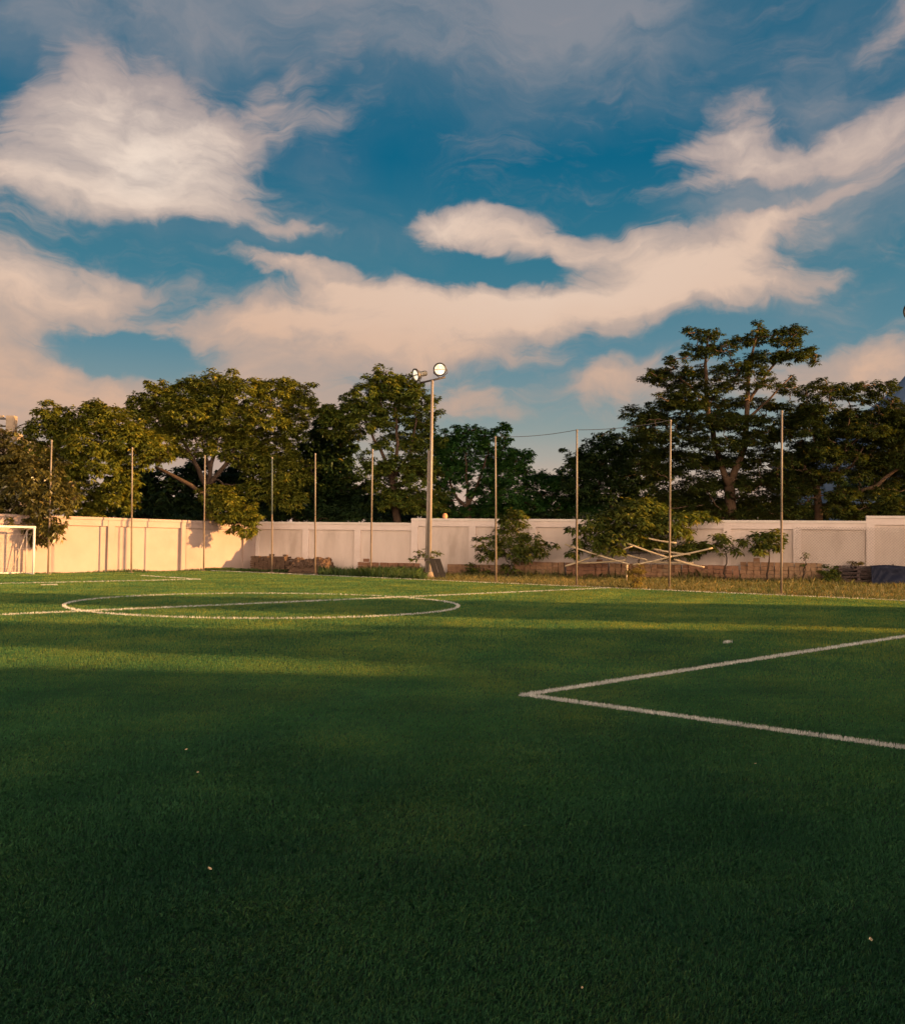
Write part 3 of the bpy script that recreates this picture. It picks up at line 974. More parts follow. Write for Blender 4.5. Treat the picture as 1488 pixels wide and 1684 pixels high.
# rubble heap near the wall corner
def heap(px0, px1, off, top_h, mat, label, seed, wid=.9):
    rd = np.random.default_rng(seed)
    a, b = wall_pt(px0, off), wall_pt(px1, off)
    L = float(np.linalg.norm(b - a))
    nx, ny = 44, 20
    vs, fc = [], []
    ph = rd.uniform(0, 6, 8)
    for j in range(ny):
        for i in range(nx):
            u, v = i / (nx - 1), j / (ny - 1)
            e = min(u, 1 - u) * 9
            prof = min(1, e) * min(1.0, (1 - abs(2 * v - 1)) * 2.4)
            h_ = top_h * prof ** .38 * (1 + .10 * math.sin(u * 9 + ph[0]) + .07 * math.sin(u * 23 + v * 8 + ph[1])) + rd.normal(0, .025) * (prof > .05)
            vs.append((u * L, (v - .5) * wid * 2, h_ - .03))
    for j in range(ny - 1):
        for i in range(nx - 1):
            k = j * nx + i
            fc.append((k, k + 1, k + 1 + nx, k + nx))
    m = MB(); m.add(vs, fc)
    r_ = random.Random(seed)
    for i in range(620):
        u, v = r_.uniform(.03, .97), r_.uniform(.02, .75) if i % 3 else r_.uniform(.0, .2)
        k = vs[int(v * (ny - 1)) * nx + int(u * (nx - 1))]
        m.box((k[0], k[1], k[2] + r_.uniform(0, .05)), (r_.uniform(.14, .28), .13, .10), rz=r_.uniform(0, 3), rx=r_.uniform(-.5, .5), ry=r_.uniform(-.4, .4), jit=.012, rnd=r_)
    o = m.build('rubble_heap', mat)
    o.location = (a[0], a[1], 0); o.rotation_euler = (0, 0, math.atan2(wdir[1], wdir[0]))
    tag(o, label, 'rubble heap', None)


brick_stack(414, 470, .80, M['earth'], 'tallest weathered red brick stack, at the wall corner', 2.0, 14, bw=.23, bh=.115, ragged=.5, depth=4)
brick_stack(471, 508, .72, M['earth'], 'weathered red brick stack between the corner stack and the low rubble heap', 2.0, 15, bw=.23, bh=.115, ragged=.6, depth=4)
heap(488, 545, 2.0, .60, M['earth'], 'low dark red heap of broken brick tapering into the green grass', 2)

# ------------------------------------------------------------------ pallets and tarp
p = wall_pt(1378, 1.3)
rzw = math.atan2(wdir[1], wdir[0])
for i in range(5):
    root = empty('wooden_pallet', (p[0] + wdir[0] * .04 * (i % 2), p[1] + wdir[1] * .04 * (i % 2), i * .172), rzw + (-.03, .02, -.015, .03, 0)[i])
    tag(root, ('bottom pallet of the dark stack, sunk in the straw grass', 'second pallet from the bottom of the dark stack', 'middle pallet of the dark stack', 'second pallet from the top of the dark stack',
               'top pallet of the dark stack beside the blue tarp')[i], 'pallet', 'dark wooden pallets stacked by the wall')
    rd = random.Random(i)
    for j in range(3):
        m = MB(); m.box((.07 + j * .78, .5, .068), (.14, 1.0, .086), jit=.006, rnd=rd); m.build('bearer', M['palletwood'], root)
    for j in range(6):
        m = MB(); m.box((.85, .06 + j * .176, .125), (1.72 - rd.uniform(0, .1), .10, .022), rz=rd.uniform(-.01, .01), jit=.003, rnd=rd); m.build('deck_board', M['palletwood'], root)
    for j in range(3):
        m = MB(); m.box((.85, .06 + j * .44, .012), (1.72, .10, .02), jit=.002, rnd=rd); m.build('deck_board', M['palletwood'], root)

a, b = wall_pt(1432, 1.35), wall_pt(1580, 1.35)
L = float(np.linalg.norm(b - a))
nx, ny = 90, 26
vs, fc = [], []
for j in range(ny):
    for i in range(nx):
        u, v = i / (nx - 1), j / (ny - 1)
        x = u * L
        if v < .6:
            t = v / .6
            y, z = -.10 - (1 - t) * .22, t * .86
        else:
            t = (v - .6) / .4
            y, z = -.10 + t * 1.1, .86 + .02 * math.sin(t * 5)
        fold = .04 * math.sin(x * 5 + 4 * math.sin(z * 3 + x * 1.7)) + .022 * math.sin(x * 17 - z * 13 + 3 * math.sin(x * 3)) + .012 * math.sin(x * 31 + z * 27)
        vs.append((x, y - fold * (1 if v < .6 else .25), z * (1 + .05 * math.sin(x * 2.3)) - .02))
for j in range(ny - 1):
    for i in range(nx - 1):
        k = j * nx + i
        fc.append((k, k + 1, k + 1 + nx, k + nx))
m = MB(); m.add(vs, fc)
o = m.build('tarpaulin', M['tarp'], None, True)
o.location = (a[0], a[1], 0); o.rotation_euler = (0, 0, rzw)
tag(o, 'dark blue crumpled tarpaulin draped over a pile beside the pallets', 'tarpaulin')

# ------------------------------------------------------------------ crossed bamboo poles
BAM = [((929, 895), (1035, 928), 2.1, 'bamboo pole sloping down right from the far left end of the lattice'), ((982, 916), (1040, 898), 1.75, 'bamboo pole rising right to the peak of the lattice'),
       ((929, 931), (988, 910), 1.6, 'weathered pole rising from the red brick stack at the lattice left end'), ((1030, 893), (1102, 918), 1.9, 'bamboo pole sloping down right from the peak to the net post'),
       ((1040, 929), (1104, 915), 2.15, 'bamboo pole rising from the yellow weed to the net post'), ((1098, 916), (1172, 901), 1.8, 'bamboo pole rising right from the net post towards the bushes'),
       ((1108, 920), (1158, 933), 2.0, 'bamboo pole sloping down right from the net post onto bricks'), ((1015, 911), (1085, 906), 1.5, 'dark horizontal pole behind the middle of the lattice'),
       ((1031, 928), (1030, 950), 2.0, 'short upright stake under the middle of the lattice'), ((1060, 884), (1112, 893), 1.5, 'pale pole end half hidden in the big bush'),
       ((950, 926), (1030, 921), 1.2, 'low pole lying along the bricks at the left of the lattice'), ((1060, 923), (1140, 926), 1.0, 'low pole lying along the bricks at the right of the lattice'),
       ((1000, 903), (1064, 921), 1.3, 'thin pole crossing under the peak of the lattice'), ((1075, 903), (1135, 912), 1.2, 'thin pole behind the net post in the lattice')]
for (a_, b_, off, lb) in BAM:
    off += 1.5
    A, B = wall_pt(a_[0], off), wall_pt(b_[0], off)
    pa, pb = at(a_[0], a_[1], A[1]), at(b_[0], b_[1], B[1])
    if 'stake' in lb: pb.z = -.05
    m = MB()
    n_ = 9
    pts = [pa.lerp(pb, i / (n_ - 1)) for i in range(n_)]
    for i, q in enumerate(pts): q.z -= .03 * math.sin(math.pi * i / (n_ - 1))
    m.tube([q - pts[0] for q in pts], [.044 - .010 * i / (n_ - 1) + (.004 if i % 2 else 0) for i in range(n_)], 8)
    o = m.build('bamboo_pole', M['board'] if 'dark' in lb else M['bamboo'], None, True)
    o.location = pts[0]
    tag(o, lb, 'pole', 'bamboo poles crossed over the brick stacks')


# ------------------------------------------------------------------ foliage
def sprays(C, out, leaf_l, leaf_w, nleaf, rg, droop=0.35, upness=0.5, spread=.5):
    """C (n,3) twig tips, out (n,3) outward direction -> leaf quads"""
    n = len(C)
    C = np.repeat(C, nleaf, 0); out = np.repeat(out, nleaf, 0)
    k = len(C)
    th = rg.uniform(0, 2 * math.pi, k)
    d = np.stack([np.cos(th), np.sin(th), rg.normal(0, .28, k) - droop], 1) + out * .45
    d /= np.linalg.norm(d, axis=1)[:, None] + 1e-9
    nrm = rg.normal(0, .30, (k, 3)) + out * .35
    nrm[:, 2] += upness + .35
    nrm -= d * (nrm * d).sum(1)[:, None]
    nrm /= np.linalg.norm(nrm, axis=1)[:, None] + 1e-9
    s = np.cross(d, nrm)
    ll = leaf_l * rg.uniform(.6, 1.3, k)
    lw = leaf_w * rg.uniform(.7, 1.3, k)
    root = C + d * (rg.uniform(0, spread, k) * leaf_l)[:, None] + rg.normal(0, leaf_l * .22, (k, 3)) * np.array([1, 1, .7])
    a = root
    tip = root + d * ll[:, None]
    tip[:, 2] -= ll * .22
    mid = root + d * (ll * .45)[:, None] + nrm * (ll * .06)[:, None]
    V = np.stack([a, mid + s * (lw / 2)[:, None], tip, mid - s * (lw / 2)[:, None]], 1)
    return V


def lobe_points(c, r, n, rg, low_cut=-.45, shell=.55):
    u = rg.normal(0, 1, (int(n * 2.2) + 8, 3))
    u /= np.linalg.norm(u, axis=1)[:, None]
    u = u[u[:, 2] > low_cut - .5 * rg.uniform(size=len(u)) ** 3][:n]
    q = shell + (1 - shell) * rg.uniform(size=len(u)) ** .6
    bump = 1 + .16 * np.sin(u[:, 0] * 7 + c[0]) * np.sin(u[:, 2] * 8 + c[2]) + .10 * np.sin(u[:, 1] * 11 + c[1])
    P = np.array(c) + u * np.array(r) * (q * bump)[:, None]
    g_ = np.sin(P[:, 0] * 5.1 + c[2] * 3) * np.sin(P[:, 2] * 5.7 + c[0] * 2) + np.sin(P[:, 1] * 5.3 + c[0]) * .6 + .4 * np.sin(P[:, 0] * 9 + P[:, 2] * 8)
    ok = g_ > -.55
    if ok.sum() > 2: P, u = P[ok], u[ok]
    return P, u


class Skel:
    def __init__(self):
        self.nodes = []      # (pos, radius)
        self.m = MB()

    def chain(self, pts, r0, r1, rd, wob=.08, sides=7):
        n = len(pts)
        P = []
        for i in range(n - 1):
            for t in (0, .33, .66):
                q = Vector(pts[i]).lerp(Vector(pts[i + 1]), t)
                if i or t:
                    q += Vector((rd.uniform(-wob, wob), rd.uniform(-wob, wob), rd.uniform(-wob, wob)))
                P.append(q)
        P.append(Vector(pts[-1]))
        R = [r0 + (r1 - r0) * i / (len(P) - 1) for i in range(len(P))]
        self.m.tube(P, R, sides)
        for p, r in zip(P, R): self.nodes.append((p, r))

    def reach(self, target, rd, rmin=.025, wob=.1):
        target = Vector(target)
        best, bn = 1e9, None
        for p, r in self.nodes:
            d = (p - target).length + max(0, p.z - target.z) * .8
            if d < best: best, bn = d, (p, r)
        p, r = bn
        mid = p.lerp(target, .5) + Vector((0, 0, -.08 * best))
        r0 = max(rmin, min(r * .72, .03 + .022 * best))
        self.chain([p, mid, target], r0, rmin * .7, rd, wob, 5)


def plant(name, label, cat, base, lobes, leaf, bark, depth_spread=1.0, trunks=None, leaf_l=.30, leaf_w=.13, nleaf=14, dens=16.0, seed=0, group=None,
          r_trunk=.22, low_cut=-.45, shell=.5, droop=.35, upness=.5, zsq=1.0, spread=.5, limb_r=.025, crown="crown", stem="trunk", depth=None, twigs=3, jitter_depth=None, flat=False, clump=1.0, fill_up=25):
    """lobes: (px, py, rx px, ry px[, dy depth offset]) at the depth of the plant"""
    rg = np.random.default_rng(seed + 11)
    rd = random.Random(seed)
    D = depth if depth is not None else base[1]
    k = D / FPX
    root = empty(name, (base[0], base[1], 0))
    tag(root, label, cat, group)
    if cat == 'tree':
        extra = []
        if flat:
            lobes = [(l[0] + rd.uniform(-4, 4), l[1] + rd.uniform(-5, 5), l[2] * rd.uniform(.7, 1.1), l[3] * rd.uniform(.75, 1.45)) for l in lobes]
            mid_y = sum(l[1] for l in lobes) / len(lobes)
            for _ in range(64):
                q = rd.choice(lobes)
                if q[1] < mid_y - fill_up: continue
                extra.append((q[0] + rd.uniform(-20, 20), q[1] + rd.uniform(-8, 12), rd.uniform(14, 28), rd.uniform(8, 16)))
        for lb in lobes:
            if lb[2] < 10: continue
            for _ in range(3):
                w_ = rd.uniform(-.1 * math.pi, 1.1 * math.pi)
                q = rd.uniform(1.0, 1.38)
                extra.append((lb[0] + math.cos(w_) * lb[2] * q, lb[1] - math.sin(w_) * lb[3] * q, rd.uniform(4, 8), rd.uniform(3.5, 6.5) * (.6 if flat else 1)) + tuple(lb[4:5]))
        lobes = list(lobes) + extra
    org = Vector((base[0], base[1], 0))
    sk = Skel()
    if trunks:
        for pts, r0, r1 in trunks:
            sk.chain([Vector(q) - org for q in pts], r0, r1, rd, .05)
    LB = []
    for lb in lobes:
        px, py, rx, ry = lb[:4]
        jd = depth_spread * (rx + ry) * .5 * k if jitter_depth is None else jitter_depth
        dy = lb[4] if len(lb) > 4 else rd.uniform(-jd, jd)
        c = at(px, py, D + dy)
        LB.append((c - org, rx * k, (rx * .6 + ry * .4) * k * .95, ry * k))
    if not sk.nodes:
        lo = min(LB, key=lambda q: q[0].z)
        cx = sum(q[0].x for q in LB) / len(LB); cz = min(q[0].z for q in LB)
        sk.chain([Vector((0, 0, -.1)), Vector((cx * .3, 0, cz * .5)), Vector((cx * .6, 0, cz))], r_trunk, r_trunk * .55, rd)
    order = sorted(LB, key=lambda q: min((q[0] - n_[0]).length for n_ in sk.nodes))
    VS = []
    for c, rx, ry, rz_ in order:
        sk.reach(c, rd, limb_r)
        for t in range(twigs if rx / k > 9 else 0):
            u = Vector((rd.uniform(-1, 1), rd.uniform(-1, 1), rd.uniform(-.3, 1))).normalized()
            sk.chain([c, c + Vector((u.x * rx, u.y * ry, u.z * rz_)) * .85], limb_r * .6, limb_r * .3, rd, .04, 4)
        area = 4 * math.pi * ((rx * ry) ** 1.6 / 3 + (rx * rz_) ** 1.6 / 3 + (ry * rz_) ** 1.6 / 3) ** (1 / 1.6)
        n = max(2, int(area * dens * .5 * clump))
        P, u = lobe_points(c, (rx, ry, rz_), n, rg, low_cut, shell)
        VS.append(sprays(P, u, leaf_l, leaf_w, nleaf, rg, droop, upness, spread))
    V = np.concatenate(VS)
    # colour varies spray by spray, with a little leaf by leaf
    ns_ = len(V) // nleaf
    base_r = np.repeat(rg.beta(2.2, 2.2, ns_), nleaf)
    rnd = np.clip(base_r * .75 + rg.uniform(-.15, .3, len(V)), 0, .96)
    rnd[rg.uniform(size=len(V)) < .01] = 1
    sk.m.build(stem, bark, root, True)
    np_mesh(crown, V.reshape(-1, 3), 4, leaf, root, rnd)
    return root


def behind_wall(px, back):
    p = wall_pt(px, -back)
    return (float(p[0]), float(p[1]))


# --- trees behind the end wall and the back wall
TB = 'trees behind the boundary wall'
# bronze broadleaf by the goal
b0 = v2(G(18, 943.6))
plant('broadleaf_tree', 'bronze broadleaf tree with thin dark trunk behind the goal', 'tree', b0,
      [(18, 800, 60, 50), (60, 790, 42, 42), (-30, 790, 60, 60), (75, 830, 38, 34), (20, 850, 48, 34), (-30, 850, 50, 40), (64, 868, 24, 22), (88, 876, 13, 16), (95, 868, 9, 14), (40, 760, 38, 30), (5, 745, 30, 26),
       (100, 815, 20, 26), (60, 890, 12, 10), (3, 712, 16, 12)],
      M['leaf_brown'], M['bark'], trunks=[([(b0[0], b0[1], -.1), (b0[0] + .03, b0[1], 1.6), (b0[0] + .1, b0[1] + .2, 3.2)], .085, .06)], leaf_l=.22, leaf_w=.095, nleaf=10, dens=25, seed=1, droop=.55, upness=.25, depth_spread=.5)

d = 51.0
plant('leafy_tree', 'olive green tree left of the big domed tree, its bough hanging over the sunlit wall', 'tree', (at(150, 850, d).x, d),
      [(82, 685, 16, 22), (70, 705, 26, 16), (100, 715, 30, 30), (120, 690, 22, 20), (160, 695, 30, 24), (185, 680, 22, 14), (150, 675, 14, 10), (205, 715, 34, 34), (100, 765, 46, 42), (160, 765, 50, 44), (215, 750, 36, 32),
       (245, 735, 26, 24), (262, 750, 16, 16), (140, 820, 50, 32), (185, 825, 34, 28), (150, 730, 44, 34), (55, 740, 20, 20), (95, 820, 40, 30),
       (138, 868, 18, 14, -4.0), (150, 855, 16, 12, -3.4), (125, 880, 9, 9, -4.2), (205, 800, 24, 22), (70, 780, 30, 40), (58, 855, 22, 18, -3)],
      M['leaf_olive'], M['bark_pale'], leaf_l=.20, leaf_w=.092, dens=36, seed=2, group=TB, r_trunk=.2)

d = 56.5
bx = at(345, 850, d).x
plant('domed_tree', 'big olive domed tree with branches and sky showing under its crown', 'tree', (bx, d),
      [(232, 672, 26, 22), (262, 655, 26, 22), (298, 650, 30, 24), (298, 630, 8, 8), (350, 637, 38, 24), (355, 618, 9, 6), (400, 645, 40, 26), (448, 645, 38, 22), (490, 655, 24, 26), (505, 672, 12, 22), (475, 632, 10, 8),
       (250, 695, 40, 28), (310, 682, 46, 24), (380, 690, 48, 28), (440, 690, 44, 34), (480, 700, 28, 36), (235, 720, 26, 22), (270, 722, 28, 18), (398, 730, 32, 26), (425, 765, 34, 32), (455, 745, 36, 40), (480, 780, 30, 40),
       (410, 720, 34, 22), (285, 745, 14, 8), (330, 705, 40, 16), (355, 668, 44, 22), (300, 715, 26, 12), (372, 712, 26, 12), (315, 668, 34, 20), (352, 742, 16, 9), (310, 748, 14, 8), (385, 752, 18, 10), (272, 752, 14, 8), (338, 728, 14, 6), (430, 810, 30, 26), (470, 822, 32, 26),
       (352, 815, 20, 16, -5.0), (372, 830, 26, 20, -5.4), (390, 850, 28, 22, -5.6), (402, 872, 18, 14, -5.8), (412, 855, 13, 13, -5.8), (352, 848, 9, 12, -5.6)],
      M['leaf_olive'], M['bark'], trunks=[([(bx, d, -.1), (bx, d, 2.6), (at(340, 800, d).x, d, at(340, 800, d).z)], .34, .24), ([at(340, 800, d), at(320, 760, d), at(290, 700, d)], .17, .08),
                                           ([at(340, 800, d), at(352, 745, d), at(365, 690, d)], .15, .07), ([at(340, 800, d), at(375, 760, d), at(410, 700, d)], .16, .07), ([at(335, 812, d - .5), at(300, 790, d - 1), at(255, 768, d - 1.5)], .15, .09),
                                           ([at(320, 760, d), at(300, 740, d), at(262, 690, d)], .10, .05), ([at(345, 775, d), at(333, 735, d), at(330, 690, d)], .09, .05), ([at(352, 745, d), at(340, 720, d), at(338, 695, d)], .05, .03), ([at(375, 760, d), at(385, 735, d), at(380, 700, d)], .05, .03), ([at(320, 760, d), at(325, 730, d), at(312, 700, d)], .05, .03), ([at(300, 740, d), at(285, 735, d), at(270, 715, d)], .05, .03), ([at(375, 760, d), at(400, 750, d), at(420, 735, d)], .06, .03)],
      leaf_l=.20, leaf_w=.095, dens=36, seed=3, group=TB, low_cut=-.35)

d = 64.0
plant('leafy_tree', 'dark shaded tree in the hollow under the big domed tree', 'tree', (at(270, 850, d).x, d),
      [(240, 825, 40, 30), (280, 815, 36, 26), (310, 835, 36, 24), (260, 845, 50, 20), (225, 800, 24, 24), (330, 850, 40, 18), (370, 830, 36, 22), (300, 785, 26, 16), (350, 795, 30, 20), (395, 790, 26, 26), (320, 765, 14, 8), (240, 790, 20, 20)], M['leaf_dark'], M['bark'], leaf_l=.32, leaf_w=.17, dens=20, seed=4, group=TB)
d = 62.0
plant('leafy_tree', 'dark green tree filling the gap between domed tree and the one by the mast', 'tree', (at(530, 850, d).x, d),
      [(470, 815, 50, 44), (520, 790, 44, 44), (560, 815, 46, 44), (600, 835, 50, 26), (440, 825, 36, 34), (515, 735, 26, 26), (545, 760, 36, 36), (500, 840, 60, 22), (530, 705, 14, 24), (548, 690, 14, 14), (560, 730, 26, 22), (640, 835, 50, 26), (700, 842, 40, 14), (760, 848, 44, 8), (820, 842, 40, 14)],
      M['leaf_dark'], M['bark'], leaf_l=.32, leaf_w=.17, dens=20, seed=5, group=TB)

d = 56.0
bx = at(655, 850, d).x
plant('leafy_tree', 'rounded olive topped tree directly left of the floodlight', 'tree', (bx, d),
      [(623, 607, 6, 9), (626, 628, 20, 16), (645, 628, 20, 16), (600, 645, 22, 16), (665, 645, 28, 22), (688, 660, 22, 26), (640, 650, 36, 24), (585, 670, 24, 14), (610, 672, 32, 22), (565, 688, 26, 16), (545, 690, 12, 16), (650, 690, 46, 28),
       (700, 695, 18, 30), (590, 700, 30, 16), (560, 712, 26, 16), (690, 730, 28, 26), (645, 730, 26, 18), (655, 770, 34, 26), (690, 780, 30, 36), (700, 830, 34, 26), (660, 825, 40, 28), (630, 800, 26, 28), (612, 770, 20, 20), (540, 670, 9, 7)],
      M['leaf_mid'], M['bark'], trunks=[([(bx, d, -.1), (bx, d, 2.5), at(645, 790, d)], .28, .2), ([at(645, 790, d), at(625, 740, d), at(600, 690, d)], .13, .06), ([at(645, 790, d), at(655, 730, d), at(650, 670, d)], .14, .06), ([at(645, 790, d), at(675, 745, d), at(685, 690, d)], .1, .05)],
      leaf_l=.19, leaf_w=.088, dens=38, seed=6, group=TB, low_cut=-.35)

d = 57.0
bx = at(770, 850, d).x
plant('leafy_tree', 'dark green rounded tree just right of the floodlight pole', 'tree', (bx, d),
      [(735, 735, 26, 24), (770, 728, 36, 20), (805, 732, 26, 22), (765, 712, 16, 8), (790, 708, 8, 6), (780, 765, 50, 26), (740, 780, 34, 26), (725, 760, 20, 30), (830, 745, 20, 12), (852, 750, 20, 8), (860, 762, 14, 6), (835, 765, 18, 12), (820, 785, 30, 22),
       (850, 775, 18, 6), (730, 815, 16, 22), (800, 805, 30, 20), (830, 815, 30, 26), (850, 835, 30, 20), (720, 838, 20, 14), (800, 838, 34, 16), (752, 842, 26, 10), (822, 712, 14, 10), (716, 715, 14, 12), (700, 770, 16, 30), (775, 812, 8, 10)],
      M['leaf_green'], M['bark'], trunks=[([(bx, d, -.1), (bx, d, 2.2), at(768, 835, d)], .24, .2), ([at(768, 835, d), at(745, 810, d), at(735, 770, d)], .11, .05), ([at(768, 835, d), at(785, 800, d), at(800, 750, d)], .12, .05), ([at(768, 835, d), at(768, 800, d), at(765, 750, d)], .1, .05)],
      leaf_l=.17, leaf_w=.08, dens=44, seed=7, group=TB, low_cut=-.4)
d = 62.0
plant('leafy_tree', 'low green tree where the tree line dips, right of centre', 'tree', (at(900, 850, d).x, d),
      [(870, 820, 34, 26), (905, 795, 20, 8), (885, 785, 12, 6), (930, 795, 26, 18), (920, 820, 36, 26), (955, 830, 36, 26), (900, 842, 50, 16), (870, 790, 16, 10), (985, 840, 40, 20), (902, 785, 8, 6)],
      M['leaf_green'], M['bark'], leaf_l=.2, leaf_w=.09, dens=36, seed=8, group=TB)
d = 60.0
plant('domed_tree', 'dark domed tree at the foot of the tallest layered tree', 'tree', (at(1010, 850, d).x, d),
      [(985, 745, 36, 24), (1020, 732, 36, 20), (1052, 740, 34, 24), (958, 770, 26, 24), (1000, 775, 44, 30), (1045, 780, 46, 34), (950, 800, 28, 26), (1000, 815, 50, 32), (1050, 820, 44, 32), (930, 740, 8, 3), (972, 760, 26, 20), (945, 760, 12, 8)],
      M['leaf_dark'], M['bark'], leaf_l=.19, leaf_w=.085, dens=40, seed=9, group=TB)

d = 54.0
bx = at(1205, 850, d).x
FL = dict(flat=True, leaf_l=.17, leaf_w=.075, droop=.12, upness=1.1, low_cut=-.55)
plant('layered_tree', 'tallest tree, with flat layered boughs and twin upright stems', 'tree', (bx, d),
      [(1245, 531, 7, 7), (1250, 545, 13, 7), (1165, 556, 22, 8), (1140, 552, 14, 6), (1150, 580, 26, 9), (1132, 588, 14, 7), (1215, 558, 24, 10), (1250, 562, 30, 10), (1295, 542, 16, 7), (1310, 553, 22, 8), (1296, 568, 30, 10), (1322, 577, 18, 7), (1335, 600, 10, 5), (1308, 590, 28, 9),
       (1265, 585, 38, 10), (1190, 580, 26, 10), (1105, 598, 12, 5), (1090, 612, 32, 7), (1125, 612, 28, 8), (1080, 628, 26, 8), (1120, 632, 36, 9), (1165, 615, 30, 10), (1205, 608, 34, 10), (1240, 612, 34, 10), (1170, 642, 36, 10), (1215, 636, 34, 9), (1262, 636, 26, 7),
       (1110, 652, 34, 7), (1085, 668, 28, 6), (1130, 668, 34, 8), (1185, 668, 36, 10), (1235, 662, 40, 9), (1285, 636, 24, 6), (1300, 622, 10, 6), (1064, 690, 22, 8), (1095, 690, 34, 9), (1140, 692, 36, 10), (1190, 698, 40, 10), (1235, 690, 40, 10), (1280, 668, 36, 7), (1300, 690, 30, 8),
       (1055, 706, 14, 7), (1085, 715, 36, 10), (1130, 722, 44, 12), (1185, 730, 50, 12), (1240, 722, 46, 12), (1285, 715, 32, 10), (1090, 745, 40, 12), (1145, 755, 50, 14), (1205, 760, 50, 14), (1260, 752, 44, 14), (1100, 780, 46, 14), (1160, 790, 54, 16), (1225, 792, 54, 16), (1280, 785, 40, 14),
       (1110, 820, 60, 20), (1180, 825, 60, 20), (1250, 825, 60, 20), (1150, 845, 80, 14), (1240, 845, 80, 14), (1065, 760, 24, 12), (1055, 690, 8, 5)],
      M['leaf_flat'], M['bark_pale'], trunks=[([(bx, d, -.1), (bx, d, 2.2), at(1200, 800, d)], .36, .3), ([at(1200, 800, d), at(1175, 730, d), at(1162, 660, d), at(1160, 600, d), at(1163, 565, d)], .2, .05),
                                               ([at(1200, 800, d), at(1225, 730, d), at(1228, 660, d), at(1232, 600, d), at(1247, 540, d)], .22, .04), ([at(1228, 665, d), at(1260, 615, d), at(1300, 570, d)], .11, .04), ([at(1162, 660, d), at(1130, 630, d), at(1095, 612, d)], .09, .04),
                                               ([at(1228, 690, d), at(1265, 655, d), at(1302, 618, d)], .09, .03)],
      dens=40, seed=10, group=TB, depth_spread=1.0, jitter_depth=2.4, shell=.3, limb_r=.03, twigs=2, **FL)

d = 52.0
bx = at(1347, 850, d).x
plant('layered_tree', 'spreading layered tree at right with sunlit slanting limbs', 'tree', (bx, d),
      [(1352, 634, 20, 9), (1330, 650, 26, 10), (1375, 640, 26, 10), (1412, 636, 28, 9), (1448, 636, 26, 9), (1395, 656, 36, 10), (1440, 658, 36, 10), (1470, 668, 24, 10), (1345, 672, 32, 10), (1390, 682, 40, 10), (1440, 684, 40, 10), (1490, 690, 34, 12), (1315, 690, 24, 10), (1330, 712, 34, 10),
       (1380, 712, 34, 8), (1425, 712, 40, 10), (1480, 722, 40, 10), (1330, 745, 36, 10), (1375, 745, 34, 10), (1420, 745, 36, 10), (1470, 755, 44, 12), (1320, 775, 36, 13), (1370, 780, 36, 11), (1420, 780, 40, 12), (1480, 785, 44, 13), (1310, 805, 34, 14), (1385, 810, 36, 12), (1440, 812, 40, 12),
       (1300, 830, 40, 18), (1410, 838, 44, 12), (1470, 838, 50, 14), (1520, 760, 40, 40), (1530, 700, 40, 30), (1530, 820, 50, 30), (1370, 832, 20, 10), (1290, 790, 24, 14), (1400, 700, 56, 20), (1450, 718, 50, 22), (1430, 765, 56, 22), (1360, 738, 50, 20), (1480, 745, 44, 24), (1475, 700, 30, 18), (1310, 750, 30, 20)],
      M['leaf_flat'], M['bark_pale'], trunks=[([(bx, d, -.1), (bx, d, 2.6), at(1347, 830, d), at(1342, 800, d)], .26, .19), ([at(1342, 800, d), at(1375, 770, d), at(1400, 730, d), at(1445, 690, d)], .16, .05), ([at(1342, 800, d), at(1325, 770, d), at(1315, 730, d)], .12, .05),
                                               ([at(1350, 835, d), at(1395, 815, d - .6), at(1440, 800, d - .8), at(1490, 760, d - .8)], .17, .07), ([at(1362, 790, d), at(1400, 765, d - .6), at(1420, 735, d - .6)], .1, .05)],
      fill_up=70, dens=40, seed=11, group=TB, jitter_depth=2.0, shell=.3, limb_r=.03, twigs=2, **FL)
d = 63.0
plant('leafy_tree', 'dark understorey tree seen low between the two layered trees', 'tree', (at(1260, 850, d).x, d),
      [(1090, 840, 50, 16), (1180, 842, 60, 14), (1250, 840, 50, 14), (1130, 820, 40, 14), (1310, 842, 44, 12), (1380, 846, 40, 8), (1440, 845, 50, 10), (1420, 800, 40, 16), (1480, 815, 40, 18), (1470, 770, 30, 14), (1310, 800, 30, 16), (1400, 745, 26, 12)], M['leaf_dark'], M['bark'], leaf_l=.3, leaf_w=.14, dens=18, seed=12, group=TB)

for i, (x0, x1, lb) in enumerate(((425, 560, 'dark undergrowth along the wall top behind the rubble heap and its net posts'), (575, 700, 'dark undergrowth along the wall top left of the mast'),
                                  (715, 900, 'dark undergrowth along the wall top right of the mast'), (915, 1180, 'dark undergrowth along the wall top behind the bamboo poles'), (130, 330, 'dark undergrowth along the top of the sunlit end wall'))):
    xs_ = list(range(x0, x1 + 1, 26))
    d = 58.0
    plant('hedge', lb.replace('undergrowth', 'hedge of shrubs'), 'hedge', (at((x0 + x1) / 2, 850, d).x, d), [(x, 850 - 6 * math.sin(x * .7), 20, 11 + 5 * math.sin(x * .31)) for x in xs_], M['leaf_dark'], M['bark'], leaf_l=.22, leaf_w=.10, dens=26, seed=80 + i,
          group='dark hedges behind the wall', r_trunk=.06, twigs=1)

